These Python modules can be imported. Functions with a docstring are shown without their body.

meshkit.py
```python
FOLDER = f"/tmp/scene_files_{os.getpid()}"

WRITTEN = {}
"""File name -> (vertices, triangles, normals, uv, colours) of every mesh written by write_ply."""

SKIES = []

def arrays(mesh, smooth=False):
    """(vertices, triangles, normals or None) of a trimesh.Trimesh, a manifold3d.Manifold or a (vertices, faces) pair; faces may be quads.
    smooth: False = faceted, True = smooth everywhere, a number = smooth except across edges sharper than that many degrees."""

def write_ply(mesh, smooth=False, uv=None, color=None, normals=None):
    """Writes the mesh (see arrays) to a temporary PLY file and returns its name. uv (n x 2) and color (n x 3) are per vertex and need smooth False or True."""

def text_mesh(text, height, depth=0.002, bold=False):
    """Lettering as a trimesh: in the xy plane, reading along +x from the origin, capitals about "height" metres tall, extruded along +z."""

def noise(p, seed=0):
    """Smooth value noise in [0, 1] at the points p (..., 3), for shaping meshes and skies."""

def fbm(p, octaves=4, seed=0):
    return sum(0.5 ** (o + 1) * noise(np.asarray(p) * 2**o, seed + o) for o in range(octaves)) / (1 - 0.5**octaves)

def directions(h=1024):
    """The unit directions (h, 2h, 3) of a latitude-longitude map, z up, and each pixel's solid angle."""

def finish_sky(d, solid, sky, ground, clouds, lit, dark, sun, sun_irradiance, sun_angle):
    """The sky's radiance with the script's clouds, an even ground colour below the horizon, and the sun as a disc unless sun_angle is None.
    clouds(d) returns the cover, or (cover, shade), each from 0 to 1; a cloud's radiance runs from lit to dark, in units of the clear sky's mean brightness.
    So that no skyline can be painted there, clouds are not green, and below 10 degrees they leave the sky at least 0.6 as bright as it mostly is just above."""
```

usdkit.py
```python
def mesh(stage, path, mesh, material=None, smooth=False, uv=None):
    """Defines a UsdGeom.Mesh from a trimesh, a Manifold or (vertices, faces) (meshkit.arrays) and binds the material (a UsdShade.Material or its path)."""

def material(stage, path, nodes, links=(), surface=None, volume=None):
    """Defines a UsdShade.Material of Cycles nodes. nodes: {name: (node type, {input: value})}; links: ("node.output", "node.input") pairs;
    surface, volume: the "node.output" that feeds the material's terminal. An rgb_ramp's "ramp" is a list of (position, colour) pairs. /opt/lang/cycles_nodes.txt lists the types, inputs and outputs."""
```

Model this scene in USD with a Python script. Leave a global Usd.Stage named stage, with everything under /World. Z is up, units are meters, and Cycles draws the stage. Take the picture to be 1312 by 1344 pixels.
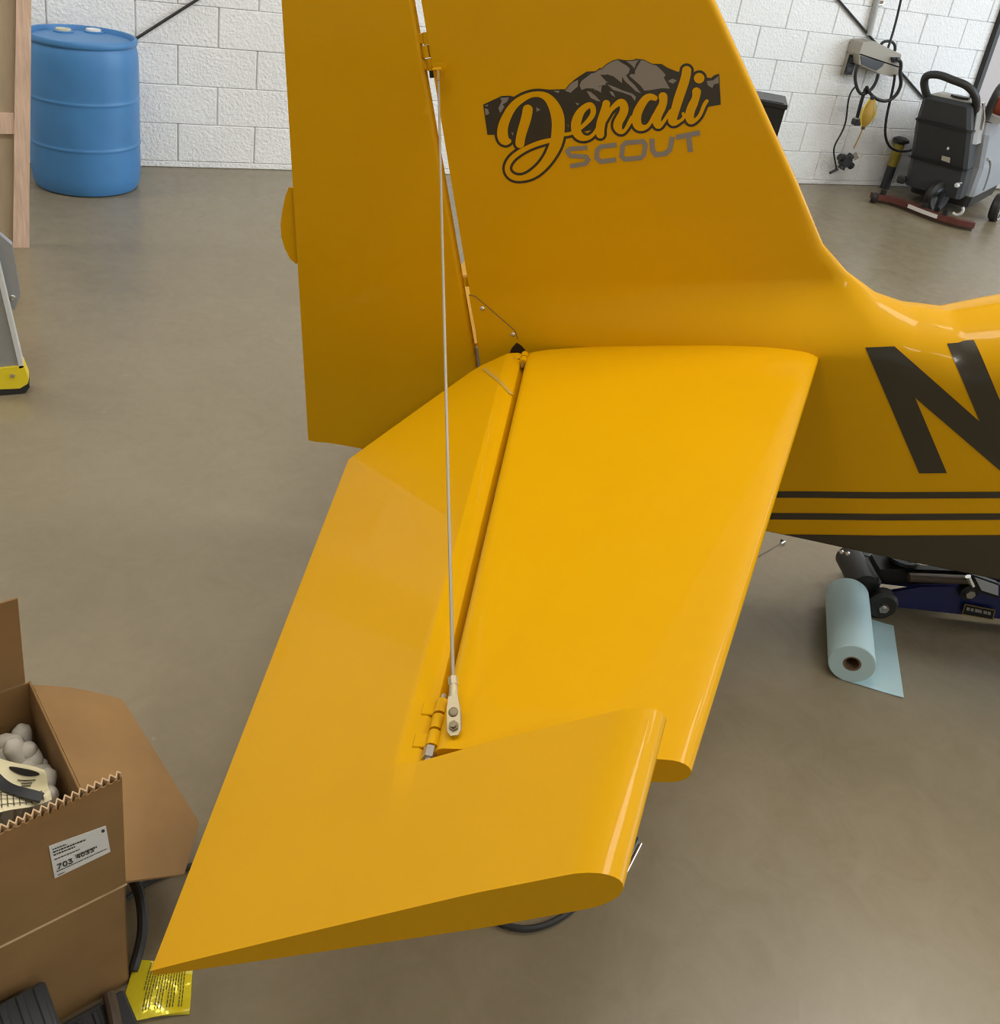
import math, random
import numpy as np
import trimesh, manifold3d, usdkit, meshkit
from scipy.spatial import Delaunay
from shapely.geometry import Polygon, LineString, Point, MultiPolygon
from shapely.ops import unary_union
from pxr import Usd, UsdGeom, UsdLux, UsdShade, Gf, Sdf

stage = Usd.Stage.CreateInMemory()
UsdGeom.SetStageUpAxis(stage, 'Z')
UsdGeom.SetStageMetersPerUnit(stage, 1.0)
UsdGeom.Xform.Define(stage, '/World')
random.seed(7)
rng = np.random.default_rng(7)

# ---------------------------------------------------------------- camera
FPX, PX, PY = 1266.56, 656.0, 473.0           # focal length and principal point for the 1312 x 1344 frame
YAW, PITCH, ROLL = 0.4814, 0.44146, 0.15773
C = np.array([-0.66804, -5.3776, 1.55499])


def camera_axes():
    f = np.array([math.sin(YAW) * math.cos(PITCH), math.cos(YAW) * math.cos(PITCH), -math.sin(PITCH)])
    rt = np.array([math.cos(YAW), -math.sin(YAW), 0.0])
    up = np.cross(rt, f)
    c, s = math.cos(ROLL), math.sin(ROLL)
    return np.array([c * rt + s * up, -s * rt + c * up, f])


R = camera_axes()
cam = UsdGeom.Camera.Define(stage, '/World/camera')
m4 = np.eye(4)
m4[0, :3], m4[1, :3], m4[2, :3], m4[3, :3] = R[0], R[1], -R[2], C
UsdGeom.Xformable(cam).AddTransformOp().Set(Gf.Matrix4d(*m4.ravel().tolist()))
cam.CreateHorizontalApertureAttr(36.0)
cam.CreateVerticalApertureAttr(36.0 * 1344 / 1312)
cam.CreateFocalLengthAttr(36.0 * FPX / 1312)
cam.CreateVerticalApertureOffsetAttr(-(672.0 - PY) / 1312 * 36.0)
cam.CreateClippingRangeAttr(Gf.Vec2f(0.05, 200.0))
cam.CreateExposureAttr(0.0)

# ---------------------------------------------------------------- light: overcast daylight, open hangar door on the right, ceiling lamps
UsdGeom.Xform.Define(stage, '/World/Looks')
dome = UsdLux.DomeLight.Define(stage, '/World/sky')
dome.CreateColorAttr(Gf.Vec3f(0.80, 0.90, 1.0))
dome.CreateIntensityAttr(0.6)


def rect_light(name, pos, aim, w, h, power, color):
    l = UsdLux.RectLight.Define(stage, '/World/' + name)
    l.CreateWidthAttr(w); l.CreateHeightAttr(h); l.CreateIntensityAttr(power); l.CreateColorAttr(Gf.Vec3f(*color))
    z = -np.array(aim, float); z /= np.linalg.norm(z)
    x = np.cross([0, 0, 1.0], z)
    if np.linalg.norm(x) < 1e-4: x = np.array([1.0, 0, 0])
    x /= np.linalg.norm(x); y = np.cross(z, x)
    mm = np.eye(4); mm[0, :3], mm[1, :3], mm[2, :3], mm[3, :3] = x, y, z, pos
    UsdGeom.Xformable(l).AddTransformOp().Set(Gf.Matrix4d(*mm.ravel().tolist()))


rect_light('door_daylight', (9.4, -5.6, 2.0), (-1, 0, 0), 6.6, 3.9, 3.5, (0.82, 0.92, 1.0))
for i, (lx, ly, pw) in enumerate([(-1.4, -3.8, 13), (0.9, -3.8, 16), (3.2, -3.8, 14), (5.5, -3.8, 6), (-3.2, -1.0, 16), (0.6, -7.8, 15), (4.2, -7.8, 10)]):
    rect_light('ceiling_lamp_%d' % i, (lx, ly, 4.25), (0, 0, -1), 1.5, 0.7, pw, (1.0, 0.965, 0.91))


# ---------------------------------------------------------------- helpers: projection
def ray(p):
    d = np.array([(p[0] - PX) / FPX, -(p[1] - PY) / FPX, 1.0]) @ R
    return d / np.linalg.norm(d)


def on(p, n, o):
    d, n = ray(p), np.asarray(n, float)
    return C + (((np.asarray(o) - C) @ n) / (d @ n)) * d


def fl(p, z=0.0): return on(p, (0, 0, 1), (0, 0, z))          # a pixel's point on the floor (or at height z)
def wl(p, y=0.0): return on(p, (0, 1, 0), (0, y, 0))           # a pixel's point on the back wall (or at depth y)


# ---------------------------------------------------------------- helpers: materials
def mat(name, color, rough=0.5, metal=0.0, coat=0.0, spec=0.5, var=0.0, vscale=6.0, bump=0.0, bscale=60.0, bdist=0.002, emission=None, coat_rough=0.08, stretch=None):
    nodes = {'p': ('principled_bsdf', {'base_color': color, 'roughness': rough, 'metallic': metal, 'specular_ior_level': spec, 'coat_weight': coat, 'coat_roughness': coat_rough})}
    links = []
    if var or bump:
        nodes['tc'] = ('texture_coordinate', {})
        nodes['mp'] = ('mapping', {'scale': stretch or (1, 1, 1)})
        links.append(('tc.object', 'mp.vector'))
    if var:
        nodes['n'] = ('noise_texture', {'scale': vscale, 'detail': 4.0, 'roughness': 0.6})
        c = np.array(color)
        nodes['r'] = ('rgb_ramp', {'ramp': [(0.25, tuple(np.clip(c * (1 - var), 0, 1))), (0.75, tuple(np.clip(c * (1 + var), 0, 1)))]})
        links += [('mp.vector', 'n.vector'), ('n.fac', 'r.fac'), ('r.color', 'p.base_color')]
    if bump:
        nodes['bn'] = ('noise_texture', {'scale': bscale, 'detail': 3.0})
        nodes['b'] = ('bump', {'strength': bump, 'distance': bdist})
        links += [('mp.vector', 'bn.vector'), ('bn.fac', 'b.height'), ('b.normal', 'p.normal')]
    return usdkit.material(stage, '/World/Looks/' + name, nodes, links, surface='p.BSDF')


M = {}
M['yellow'] = mat('yellow_paint', (0.66, 0.335, 0.0), 0.45, coat=0.18, coat_rough=0.05, spec=0.10, var=0.035, vscale=2.2, stretch=(1.0, 1.0, 1.0), bump=0.08, bscale=7.0, bdist=0.012)
M['black_paint'] = mat('black_paint', (0.030, 0.022, 0.010), 0.3, coat=0.4)
M['decal_grey'] = mat('decal_grey', (0.23, 0.20, 0.17), 0.5)
M['wall'] = mat('wall_paint', (0.90, 0.905, 0.90), 0.55, var=0.03, vscale=3.0, bump=0.9, bscale=70.0, bdist=0.008)
M['mortar'] = mat('wall_mortar', (0.72, 0.72, 0.70), 0.7, bump=0.5, bscale=60.0, bdist=0.004)
M['plain_wall'] = mat('plain_wall', (0.70, 0.69, 0.66), 0.7)
M['ceiling'] = mat('ceiling_paint', (0.75, 0.74, 0.72), 0.8)
M['blue_plastic'] = mat('blue_plastic', (0.062, 0.225, 0.50), 0.42, var=0.10, vscale=5.0)
M['cream'] = mat('cream_plastic', (0.62, 0.60, 0.46), 0.45)
M['white_plastic'] = mat('white_plastic', (0.8, 0.8, 0.8), 0.4)
M['steel'] = mat('steel', (0.60, 0.58, 0.55), 0.3, metal=1.0)
M['cable_steel'] = mat('wire_steel', (0.33, 0.29, 0.22), 0.45, metal=0.35)
M['fork_metal'] = mat('fork_metal', (0.50, 0.42, 0.26), 0.5, metal=0.3)
M['bolt_metal'] = mat('bolt_metal', (0.22, 0.18, 0.10), 0.5, metal=0.5)
M['brass'] = mat('brass_wire', (0.5, 0.36, 0.14), 0.4, metal=0.8)
M['rubber'] = mat('black_rubber', (0.022, 0.021, 0.02), 0.5)
M['dark_plastic'] = mat('dark_plastic', (0.035, 0.038, 0.042), 0.42, bump=0.2, bscale=150, bdist=0.001)
M['grey_plastic'] = mat('grey_plastic', (0.33, 0.35, 0.38), 0.4)
M['tan_plastic'] = mat('tan_plastic', (0.36, 0.33, 0.27), 0.5)
M['red_paint'] = mat('red_paint', (0.11, 0.030, 0.022), 0.45, var=0.25, vscale=20)
M['orange_red'] = mat('orange_red', (0.62, 0.12, 0.06), 0.45)
M['chrome'] = mat('chrome', (0.8, 0.8, 0.8), 0.15, metal=1.0)
M['grey_paint'] = mat('grey_paint', (0.42, 0.42, 0.41), 0.5)
M['card'] = mat('cardboard', (0.27, 0.150, 0.052), 0.8, var=0.10, vscale=14, bump=0.15, bscale=90, bdist=0.001)
M['card_light'] = mat('cardboard_core', (0.52, 0.36, 0.20), 0.85, var=0.1, vscale=30)
M['paper'] = mat('cream_paper', (0.80, 0.72, 0.46), 0.6, bump=0.3, bscale=18, bdist=0.01)
M['print'] = mat('dark_print', (0.05, 0.045, 0.035), 0.6)
M['label'] = mat('label_white', (0.72, 0.70, 0.66), 0.5)
M['foam'] = mat('foam_white', (0.52, 0.48, 0.40), 0.8, bump=0.4, bscale=80, bdist=0.002)
M['foil'] = mat('yellow_foil', (0.95, 0.80, 0.03), 0.18, metal=0.25, coat=0.8, bump=0.5, bscale=22, bdist=0.01)
M['tissue'] = mat('blue_paper_towel', (0.50, 0.68, 0.71), 0.85, bump=0.25, bscale=120, bdist=0.001)
M['core'] = mat('cardboard_tube', (0.20, 0.12, 0.07), 0.8)
M['jack_blue'] = mat('jack_blue', (0.012, 0.02, 0.11), 0.35, coat=0.3)
M['black_metal'] = mat('black_metal', (0.016, 0.016, 0.016), 0.38, metal=0.2)
M['plate'] = mat('sticker_silver', (0.55, 0.57, 0.62), 0.35)
M['wood'] = mat('pine_wood', (0.66, 0.47, 0.35), 0.7, var=0.22, vscale=9.0, stretch=(9, 9, 0.7), bump=0.3, bscale=14, bdist=0.004)
M['plywood'] = mat('plywood', (0.42, 0.33, 0.22), 0.75, var=0.12, vscale=5.0, stretch=(4, 4, 0.8))
M['alu'] = mat('ladder_aluminium', (0.42, 0.44, 0.46), 0.4, metal=0.7)
M['safety_yellow'] = mat('safety_yellow', (0.80, 0.62, 0.02), 0.4)
M['lamp_yellow'] = mat('lamp_yellow', (0.48, 0.30, 0.05), 0.5)
M['door_grey'] = mat('door_grey', (0.52, 0.47, 0.46), 0.5)
M['ring_white'] = mat('hub_white', (0.62, 0.63, 0.62), 0.4)
M['brown_cord'] = mat('brown_cord', (0.08, 0.055, 0.035), 0.5)
M['yellow_band'] = mat('yellow_band', (0.34, 0.26, 0.03), 0.5)

usdkit.material(stage, '/World/Looks/floor', {
    'g': ('geometry', {}),
    'n1': ('noise_texture', {'scale': 0.9, 'detail': 5.0, 'roughness': 0.6}),
    'n2': ('noise_texture', {'scale': 9.0, 'detail': 5.0, 'roughness': 0.7, 'distortion': 0.6}),
    'v': ('voronoi_texture', {'scale': 5.0, 'randomness': 1.0}),
    'spot': ('rgb_ramp', {'ramp': [(0.0, (1, 1, 1)), (0.028, (1, 1, 1)), (0.04, (0, 0, 0)), (1.0, (0, 0, 0))]}),
    'r1': ('rgb_ramp', {'ramp': [(0.30, (0.225, 0.182, 0.114)), (0.55, (0.255, 0.211, 0.136)), (0.75, (0.27, 0.226, 0.150))]}),
    'r2': ('rgb_ramp', {'ramp': [(0.35, (0.96, 0.955, 0.95)), (0.65, (1.0, 1.0, 1.0))]}),
    'mx': ('mix_color', {'blend_type': 'multiply', 'fac': 1.0}),
    'mx2': ('mix_color', {'blend_type': 'mix', 'b': (0.36, 0.32, 0.27)}),
    'spf': ('math', {'math_type': 'multiply', 'value2': 0.35}),
    'ro': ('map_range', {'from_min': 0.3, 'from_max': 0.7, 'to_min': 0.22, 'to_max': 0.36}),
    'bn': ('noise_texture', {'scale': 4.0, 'detail': 3.0}),
    'b': ('bump', {'strength': 0.06, 'distance': 0.01}),
    'p': ('principled_bsdf', {'specular_ior_level': 0.5})},
    [('g.position', 'n1.vector'), ('g.position', 'n2.vector'), ('g.position', 'v.vector'), ('g.position', 'bn.vector'), ('n1.fac', 'r1.fac'), ('n2.fac', 'r2.fac'), ('r1.color', 'mx.a'), ('r2.color', 'mx.b'),
     ('v.distance', 'spot.fac'), ('spot.color', 'spf.value1'), ('spf.value', 'mx2.fac'), ('mx.result', 'mx2.a'), ('mx2.result', 'p.base_color'), ('n2.fac', 'ro.value'), ('ro.result', 'p.roughness'),
     ('bn.fac', 'b.height'), ('b.normal', 'p.normal')], surface='p.BSDF')
M['floor'] = UsdShade.Material.Get(stage, '/World/Looks/floor')

# ---------------------------------------------------------------- helpers: objects
used = {}


def numbered(parent, name):
    k = (parent, name)
    n = used.get(k, 0); used[k] = n + 1
    return name if n == 0 else '%s_%03d' % (name, n)


class Thing:
    def __init__(self, name, label, cat, base=(0, 0, 0), group=None, kind=None):
        self.path = '/World/' + numbered('/World', name)
        self.base = np.asarray(base, float)
        x = UsdGeom.Xform.Define(stage, self.path)
        x.AddTranslateOp().Set(Gf.Vec3d(*self.base.tolist()))
        p = x.GetPrim()
        if kind: p.SetCustomDataByKey('kind', kind)
        if label: p.SetCustomDataByKey('label', label)
        if cat: p.SetCustomDataByKey('category', cat)
        if group: p.SetCustomDataByKey('group', group)

    def part(self, name, mesh, m, under=None, label=None, smooth=35, kind=None):
        """A mesh in world coordinates becomes a part (or, under a part's path, a sub-part)."""
        parent = under or self.path
        path = parent + '/' + numbered(parent, name)
        if isinstance(mesh, tuple): v, f, n = np.array(mesh[0].vertices), np.array(mesh[0].faces), mesh[1]
        else: v, f, n = meshkit.arrays(mesh, smooth)
        msh = trimesh.Trimesh(v - self.base, f, process=False)
        g = usdkit.mesh(stage, path, msh, M[m], smooth=False)
        if n is not None:
            import pxr
            g.CreateNormalsAttr(pxr.Vt.Vec3fArray.FromNumpy(n.astype(np.float32)))
            g.SetNormalsInterpolation('vertex')
        if label: g.GetPrim().SetCustomDataByKey('label', label)
        if kind: g.GetPrim().SetCustomDataByKey('kind', kind)
        return path


def solo(name, label, cat, mesh, m, base, smooth=35, group=None, kind=None):
    """A thing that is one mesh."""
    path = '/World/' + numbered('/World', name)
    base = np.asarray(base, float)
    v, f, n = meshkit.arrays(mesh, smooth)
    g = usdkit.mesh(stage, path, trimesh.Trimesh(v - base, f, process=False), M[m], smooth=False)
    if n is not None:
        import pxr
        g.CreateNormalsAttr(pxr.Vt.Vec3fArray.FromNumpy(n.astype(np.float32)))
        g.SetNormalsInterpolation('vertex')
    UsdGeom.Xformable(g).AddTranslateOp().Set(Gf.Vec3d(*base.tolist()))
    p = g.GetPrim()
    if kind: p.SetCustomDataByKey('kind', kind)
    if label: p.SetCustomDataByKey('label', label)
    if cat: p.SetCustomDataByKey('category', cat)
    if group: p.SetCustomDataByKey('group', group)
    return path


# ---------------------------------------------------------------- helpers: shapes
cat_ = trimesh.util.concatenate


def unit(v): v = np.asarray(v, float); return v / np.linalg.norm(v)


def frame(x, z=(0, 0, 1)):
    x = unit(x); z = np.asarray(z, float); z = unit(z - (z @ x) * x)
    return np.array([x, np.cross(z, x), z])


def cbox(c, size, F=np.eye(3), ch=0.0):
    """A box with chamfered edges; F's rows are its axes."""
    h = np.asarray(size, float) / 2
    if ch <= 0:
        m = trimesh.creation.box(2 * h)
    else:
        ch = min(ch, 0.49 * min(size))
        pts = []
        for s in np.array(np.meshgrid([-1, 1], [-1, 1], [-1, 1])).T.reshape(-1, 3):
            for k in range(3):
                q = s * (h - ch); q[k] = s[k] * h[k]; pts.append(q)
        m = trimesh.convex.convex_hull(np.array(pts))
    m.vertices = m.vertices @ np.asarray(F) + np.asarray(c)
    return m


def cyl(a, b, r, sides=20, r2=None):
    a, b = np.asarray(a, float), np.asarray(b, float)
    return lathe([(0, 0), (r, 0), (r if r2 is None else r2, np.linalg.norm(b - a)), (0, np.linalg.norm(b - a))], a, b - a, sides)


def lathe(profile, o, axis=(0, 0, 1), sides=32):
    z = unit(axis)
    x = unit(np.cross(z, [0.31, 0.9, 0.2] if abs(z[2]) > 0.9 else [0, 0, 1.0])); y = np.cross(z, x)
    P = np.asarray(profile, float)
    ang = np.arange(sides) * 2 * np.pi / sides
    v = np.asarray(o, float) + P[:, None, 0, None] * (np.cos(ang)[None, :, None] * x + np.sin(ang)[None, :, None] * y) + P[:, None, 1, None] * z
    n = len(P); q = []
    for i in range(n - 1):
        for j in range(sides):
            k = (j + 1) % sides
            q.append((i * sides + j, i * sides + k, (i + 1) * sides + k, (i + 1) * sides + j))
    q = np.array(q)
    f = np.vstack([q[:, [0, 1, 2]], q[:, [0, 2, 3]]])
    m = trimesh.Trimesh(v.reshape(-1, 3), f, process=False)
    m.merge_vertices(); m.update_faces(m.nondegenerate_faces()); m.remove_unreferenced_vertices()
    if m.is_watertight and m.volume < 0: m.invert()
    return m


def spline(pts, n=40):
    from scipy.interpolate import CubicSpline
    P = np.asarray(pts, float)
    t = np.concatenate([[0], np.cumsum(np.linalg.norm(np.diff(P, axis=0), axis=1))])
    return CubicSpline(t, P)(np.linspace(0, t[-1], n))


def tube(pts, r, sides=10, closed=False):
    P = np.asarray(pts, float); n = len(P)
    T = (np.roll(P, -1, 0) - np.roll(P, 1, 0)) if closed else np.gradient(P, axis=0)
    T /= np.linalg.norm(T, axis=1, keepdims=True) + 1e-12
    a = np.cross(T[0], [0, 0, 1.0] if abs(T[0][2]) < 0.9 else [1.0, 0, 0]); a /= np.linalg.norm(a)
    rr = np.broadcast_to(r, (n,)); ang = np.arange(sides) * 2 * np.pi / sides
    V = []
    for i in range(n):
        a = a - (a @ T[i]) * T[i]; a /= np.linalg.norm(a); b = np.cross(T[i], a)
        V.append(P[i] + rr[i] * (np.cos(ang)[:, None] * a + np.sin(ang)[:, None] * b))
    V = np.vstack(V); f = []
    for i in range(n if closed else n - 1):
        for j in range(sides):
            k = (j + 1) % sides; i2 = (i + 1) % n
            A, B, D, E_ = i * sides + j, i * sides + k, i2 * sides + k, i2 * sides + j
            f += [(A, B, D), (A, D, E_)]
    if not closed:
        V = np.vstack([V, P[0], P[-1]]); c0, c1 = len(V) - 2, len(V) - 1
        for j in range(sides):
            k = (j + 1) % sides
            f += [(c0, k, j), (c1, (n - 1) * sides + j, (n - 1) * sides + k)]
    return trimesh.Trimesh(V, np.array(f), process=False)


def extrude(poly, depth, o, F):
    """A shapely polygon in F's first two axes at o, extruded along the third."""
    ms = []
    for g in (poly.geoms if isinstance(poly, MultiPolygon) else [poly]):
        if g.area > 0: ms.append(trimesh.creation.extrude_polygon(g, depth, engine='earcut'))
    m = cat_(ms); m.vertices = m.vertices @ np.asarray(F) + np.asarray(o)
    return m


def polyplate(pts, thick, n=None):
    """A flat plate with the given world corner points (near planar), thickened along its normal."""
    P = np.asarray(pts, float); c = P.mean(0)
    _, _, vt = np.linalg.svd(P - c)
    x, y = vt[0], vt[1]; z = np.cross(x, y)
    if n is not None and z @ np.asarray(n) < 0: y = -y; z = -z
    return extrude(Polygon(np.stack([(P - c) @ x, (P - c) @ y], 1)).buffer(0), thick, c - z * thick, np.array([x, y, z]))


def dense(pts, s):
    P = np.asarray(pts, float); out = []
    for i in range(len(P)):
        a, b = P[i], P[(i + 1) % len(P)]
        n = max(1, int(np.ceil(np.linalg.norm(b - a) / s)))
        out += [a + (b - a) * k / n for k in range(n)]
    return np.array(out)


def trifill(poly, s, rings=()):
    """Triangulation of a polygon with inner points on a grid and on inset rings."""
    poly = poly.buffer(0)
    pts = [dense(np.array(poly.exterior.coords)[:-1], s)]
    for h in poly.interiors: pts.append(dense(np.array(h.coords)[:-1], s))
    last = 0
    for d in rings:
        q = poly.buffer(-d, join_style=2)
        for g in (q.geoms if isinstance(q, MultiPolygon) else [q]):
            if not g.is_empty: pts.append(dense(np.array(g.exterior.coords)[:-1], s))
        last = d
    core = poly.buffer(-last - 0.5 * s)
    if not core.is_empty:
        x0, y0, x1, y1 = poly.bounds
        gx, gy = np.meshgrid(np.arange(x0, x1, s), np.arange(y0, y1, s))
        gx = gx + (np.arange(gx.shape[0]) % 2)[:, None] * s * 0.5
        g = np.stack([gx.ravel(), gy.ravel()], 1)
        import shapely
        g = g[shapely.contains_xy(core, g[:, 0], g[:, 1])]
        pts.append(g)
    P = np.unique(np.round(np.vstack(pts), 7), axis=0)
    T = Delaunay(P).simplices
    import shapely
    c = P[T].mean(1)
    T = T[shapely.contains_xy(poly.buffer(1e-7), c[:, 0], c[:, 1])]
    a, b, d = P[T[:, 0]], P[T[:, 1]], P[T[:, 2]]
    ar = (b[:, 0] - a[:, 0]) * (d[:, 1] - a[:, 1]) - (b[:, 1] - a[:, 1]) * (d[:, 0] - a[:, 0])
    T[ar < 0] = T[ar < 0][:, ::-1]
    L2 = np.maximum.reduce([((P[T[:, i]] - P[T[:, j]]) ** 2).sum(1) for i, j in ((0, 1), (1, 2), (2, 0))])
    return P, T[np.abs(ar) > 3e-6 * np.sqrt(L2)]


def pillow(poly, hfun, to_world, s=0.03, rings=(), walls=True, mid=None):
    """A closed skin on both sides of a polygon: to_world(u, v, w) with w = mid +- h(u, v)."""
    P, T = trifill(poly, s, rings)
    u, v = P[:, 0], P[:, 1]; n = len(P); e = 4e-4
    h = hfun(u, v)
    gu = (hfun(u + e, v) - hfun(u - e, v)) / (2 * e); gv = (hfun(u, v + e) - hfun(u, v - e)) / (2 * e)
    g = np.hypot(gu, gv); k = np.minimum(1, 6.0 / np.maximum(g, 1e-9)); gu, gv = gu * k, gv * k
    o = to_world(np.zeros(1), np.zeros(1), np.zeros(1))[0]
    U_, V_, W_ = (to_world(*(np.array([float(i == j)]) for i in range(3)))[0] - o for j in range(3))
    if np.cross(U_, V_) @ W_ < 0: flip = True
    else: flip = False
    nf = W_ - gu[:, None] * U_ - gv[:, None] * V_; nb = -W_ - gu[:, None] * U_ - gv[:, None] * V_
    Vx = [to_world(u, v, h), to_world(u, v, -h)]; Nx = [nf, nb]; F = [T, T[:, ::-1] + n]
    E_ = np.vstack([T[:, [0, 1]], T[:, [1, 2]], T[:, [2, 0]]])
    key = {}
    for a, b in E_: key[(min(a, b), max(a, b))] = key.get((min(a, b), max(a, b)), 0) + 1
    B = [(a, b) for a, b in E_ if key[(min(a, b), max(a, b))] == 1 and (h[a] > 1e-4 or h[b] > 1e-4)]
    at = 2 * n
    for a, b in (B if walls else []):
        d = P[b] - P[a]; m = d[1] * U_ - d[0] * V_
        Vx.append(np.vstack([Vx[0][a], Vx[1][a], Vx[1][b], Vx[0][b]])); Nx.append(np.repeat(m[None], 4, 0))
        F.append(np.array([(at, at + 1, at + 2), (at, at + 2, at + 3)])); at += 4
    V = np.vstack(Vx); N = np.vstack(Nx); N /= np.linalg.norm(N, axis=1, keepdims=True) + 1e-12
    F = np.vstack(F)
    if flip: F = F[:, ::-1]
    m = trimesh.Trimesh(V, F, process=False)
    return m, N


def interp(x, xs, ys): return np.interp(x, xs, ys)
def sstep(a, b, x):
    t = np.clip((x - a) / (b - a), 0, 1); return t * t * (3 - 2 * t)


def loft_skin(T, B):
    """A closed skin between a top grid and a bottom grid of points (n, m, 3)."""
    n, m = T.shape[:2]
    V = np.vstack([T.reshape(-1, 3), B.reshape(-1, 3)]); k = n * m
    i, j = np.meshgrid(np.arange(n - 1), np.arange(m - 1), indexing='ij')
    a = (i * m + j).ravel()
    q = np.stack([a, a + m, a + m + 1, a + 1], 1)
    Q = [q, q[:, ::-1] + k]
    ring = [(x, 0) for x in range(n)] + [(n - 1, y) for y in range(1, m)] + [(x, m - 1) for x in range(n - 2, -1, -1)] + [(0, y) for y in range(m - 2, 0, -1)]
    r = np.array([x * m + y for x, y in ring]); r2 = np.roll(r, -1)
    Q.append(np.stack([r2, r, r + k, r2 + k], 1))
    Q = np.vstack(Q)
    t = trimesh.Trimesh(V, np.vstack([Q[:, [0, 1, 2]], Q[:, [0, 2, 3]]]), process=False)
    t.merge_vertices(digits_vertex=6); t.update_faces(t.nondegenerate_faces()); t.remove_unreferenced_vertices()
    if t.volume < 0: t.invert()
    return t


# ================================================================ the setting
# floor
fm = cbox((1.5, -5.0, -0.05), (15.0, 10.4, 0.1))
solo('floor', 'glossy grey-brown painted concrete hangar floor', None, fm, 'floor', (0, 0, 0), smooth=False, kind='structure')

# back wall of painted concrete blocks: courses of 0.2032 m on a low curb
Z0, BH, BL = 0.0344, 0.2032, 0.4064
wall = Thing('wall_back', 'white painted concrete block wall behind the airplane', None, (0, 0, 0), kind='structure')
XL, XR = -6.0, 9.0
DOORX = 5.80
wall.part('backing', cbox((1.5, 0.105, 2.15), (15.0, 0.2, 4.3)), 'mortar', smooth=False)
curb = []
x = -1.5
while x < DOORX - 0.05:
    x1 = min(x + 1.22, DOORX - 0.03)
    wall.part('curb_block', cbox(((x + x1) / 2, 0.006, Z0 / 2), (x1 - x - 0.004, 0.02, Z0 - 0.002), ch=0.004), 'wall', smooth=False)
    x = x1
far = []
for row in range(0, 20):
    x = -5.99 + (0.0 if row % 2 == 0 else -BL / 2)
    # joints of even courses fall on x = 0 (+ k BL), of odd courses half a block aside
    k0 = int(math.ceil((XL) / BL)); off = 0.0 if row % 2 == 0 else BL / 2
    for k in range(k0 - 1, int(XR / BL) + 1):
        a, b = k * BL + off, (k + 1) * BL + off
        if row * BH + Z0 < 2.1: b = min(b, DOORX - 0.02)
        if b - a < 0.06: continue
        dz = rng.uniform(-0.0012, 0.0012); dy = rng.uniform(-0.0012, 0.0012)
        blk = cbox(((a + b) / 2, 0.004 + dy, Z0 + (row + 0.5) * BH + dz * 0.3), (b - a - 0.0065, 0.02, BH - 0.0022), ch=0.004)
        if row < 7 and a > -1.4:
            wall.part('block', blk, 'wall', smooth=False)
        else:
            far.append(blk)
wall.part('block', cat_(far), 'wall', smooth=False, kind='stuff')

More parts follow.
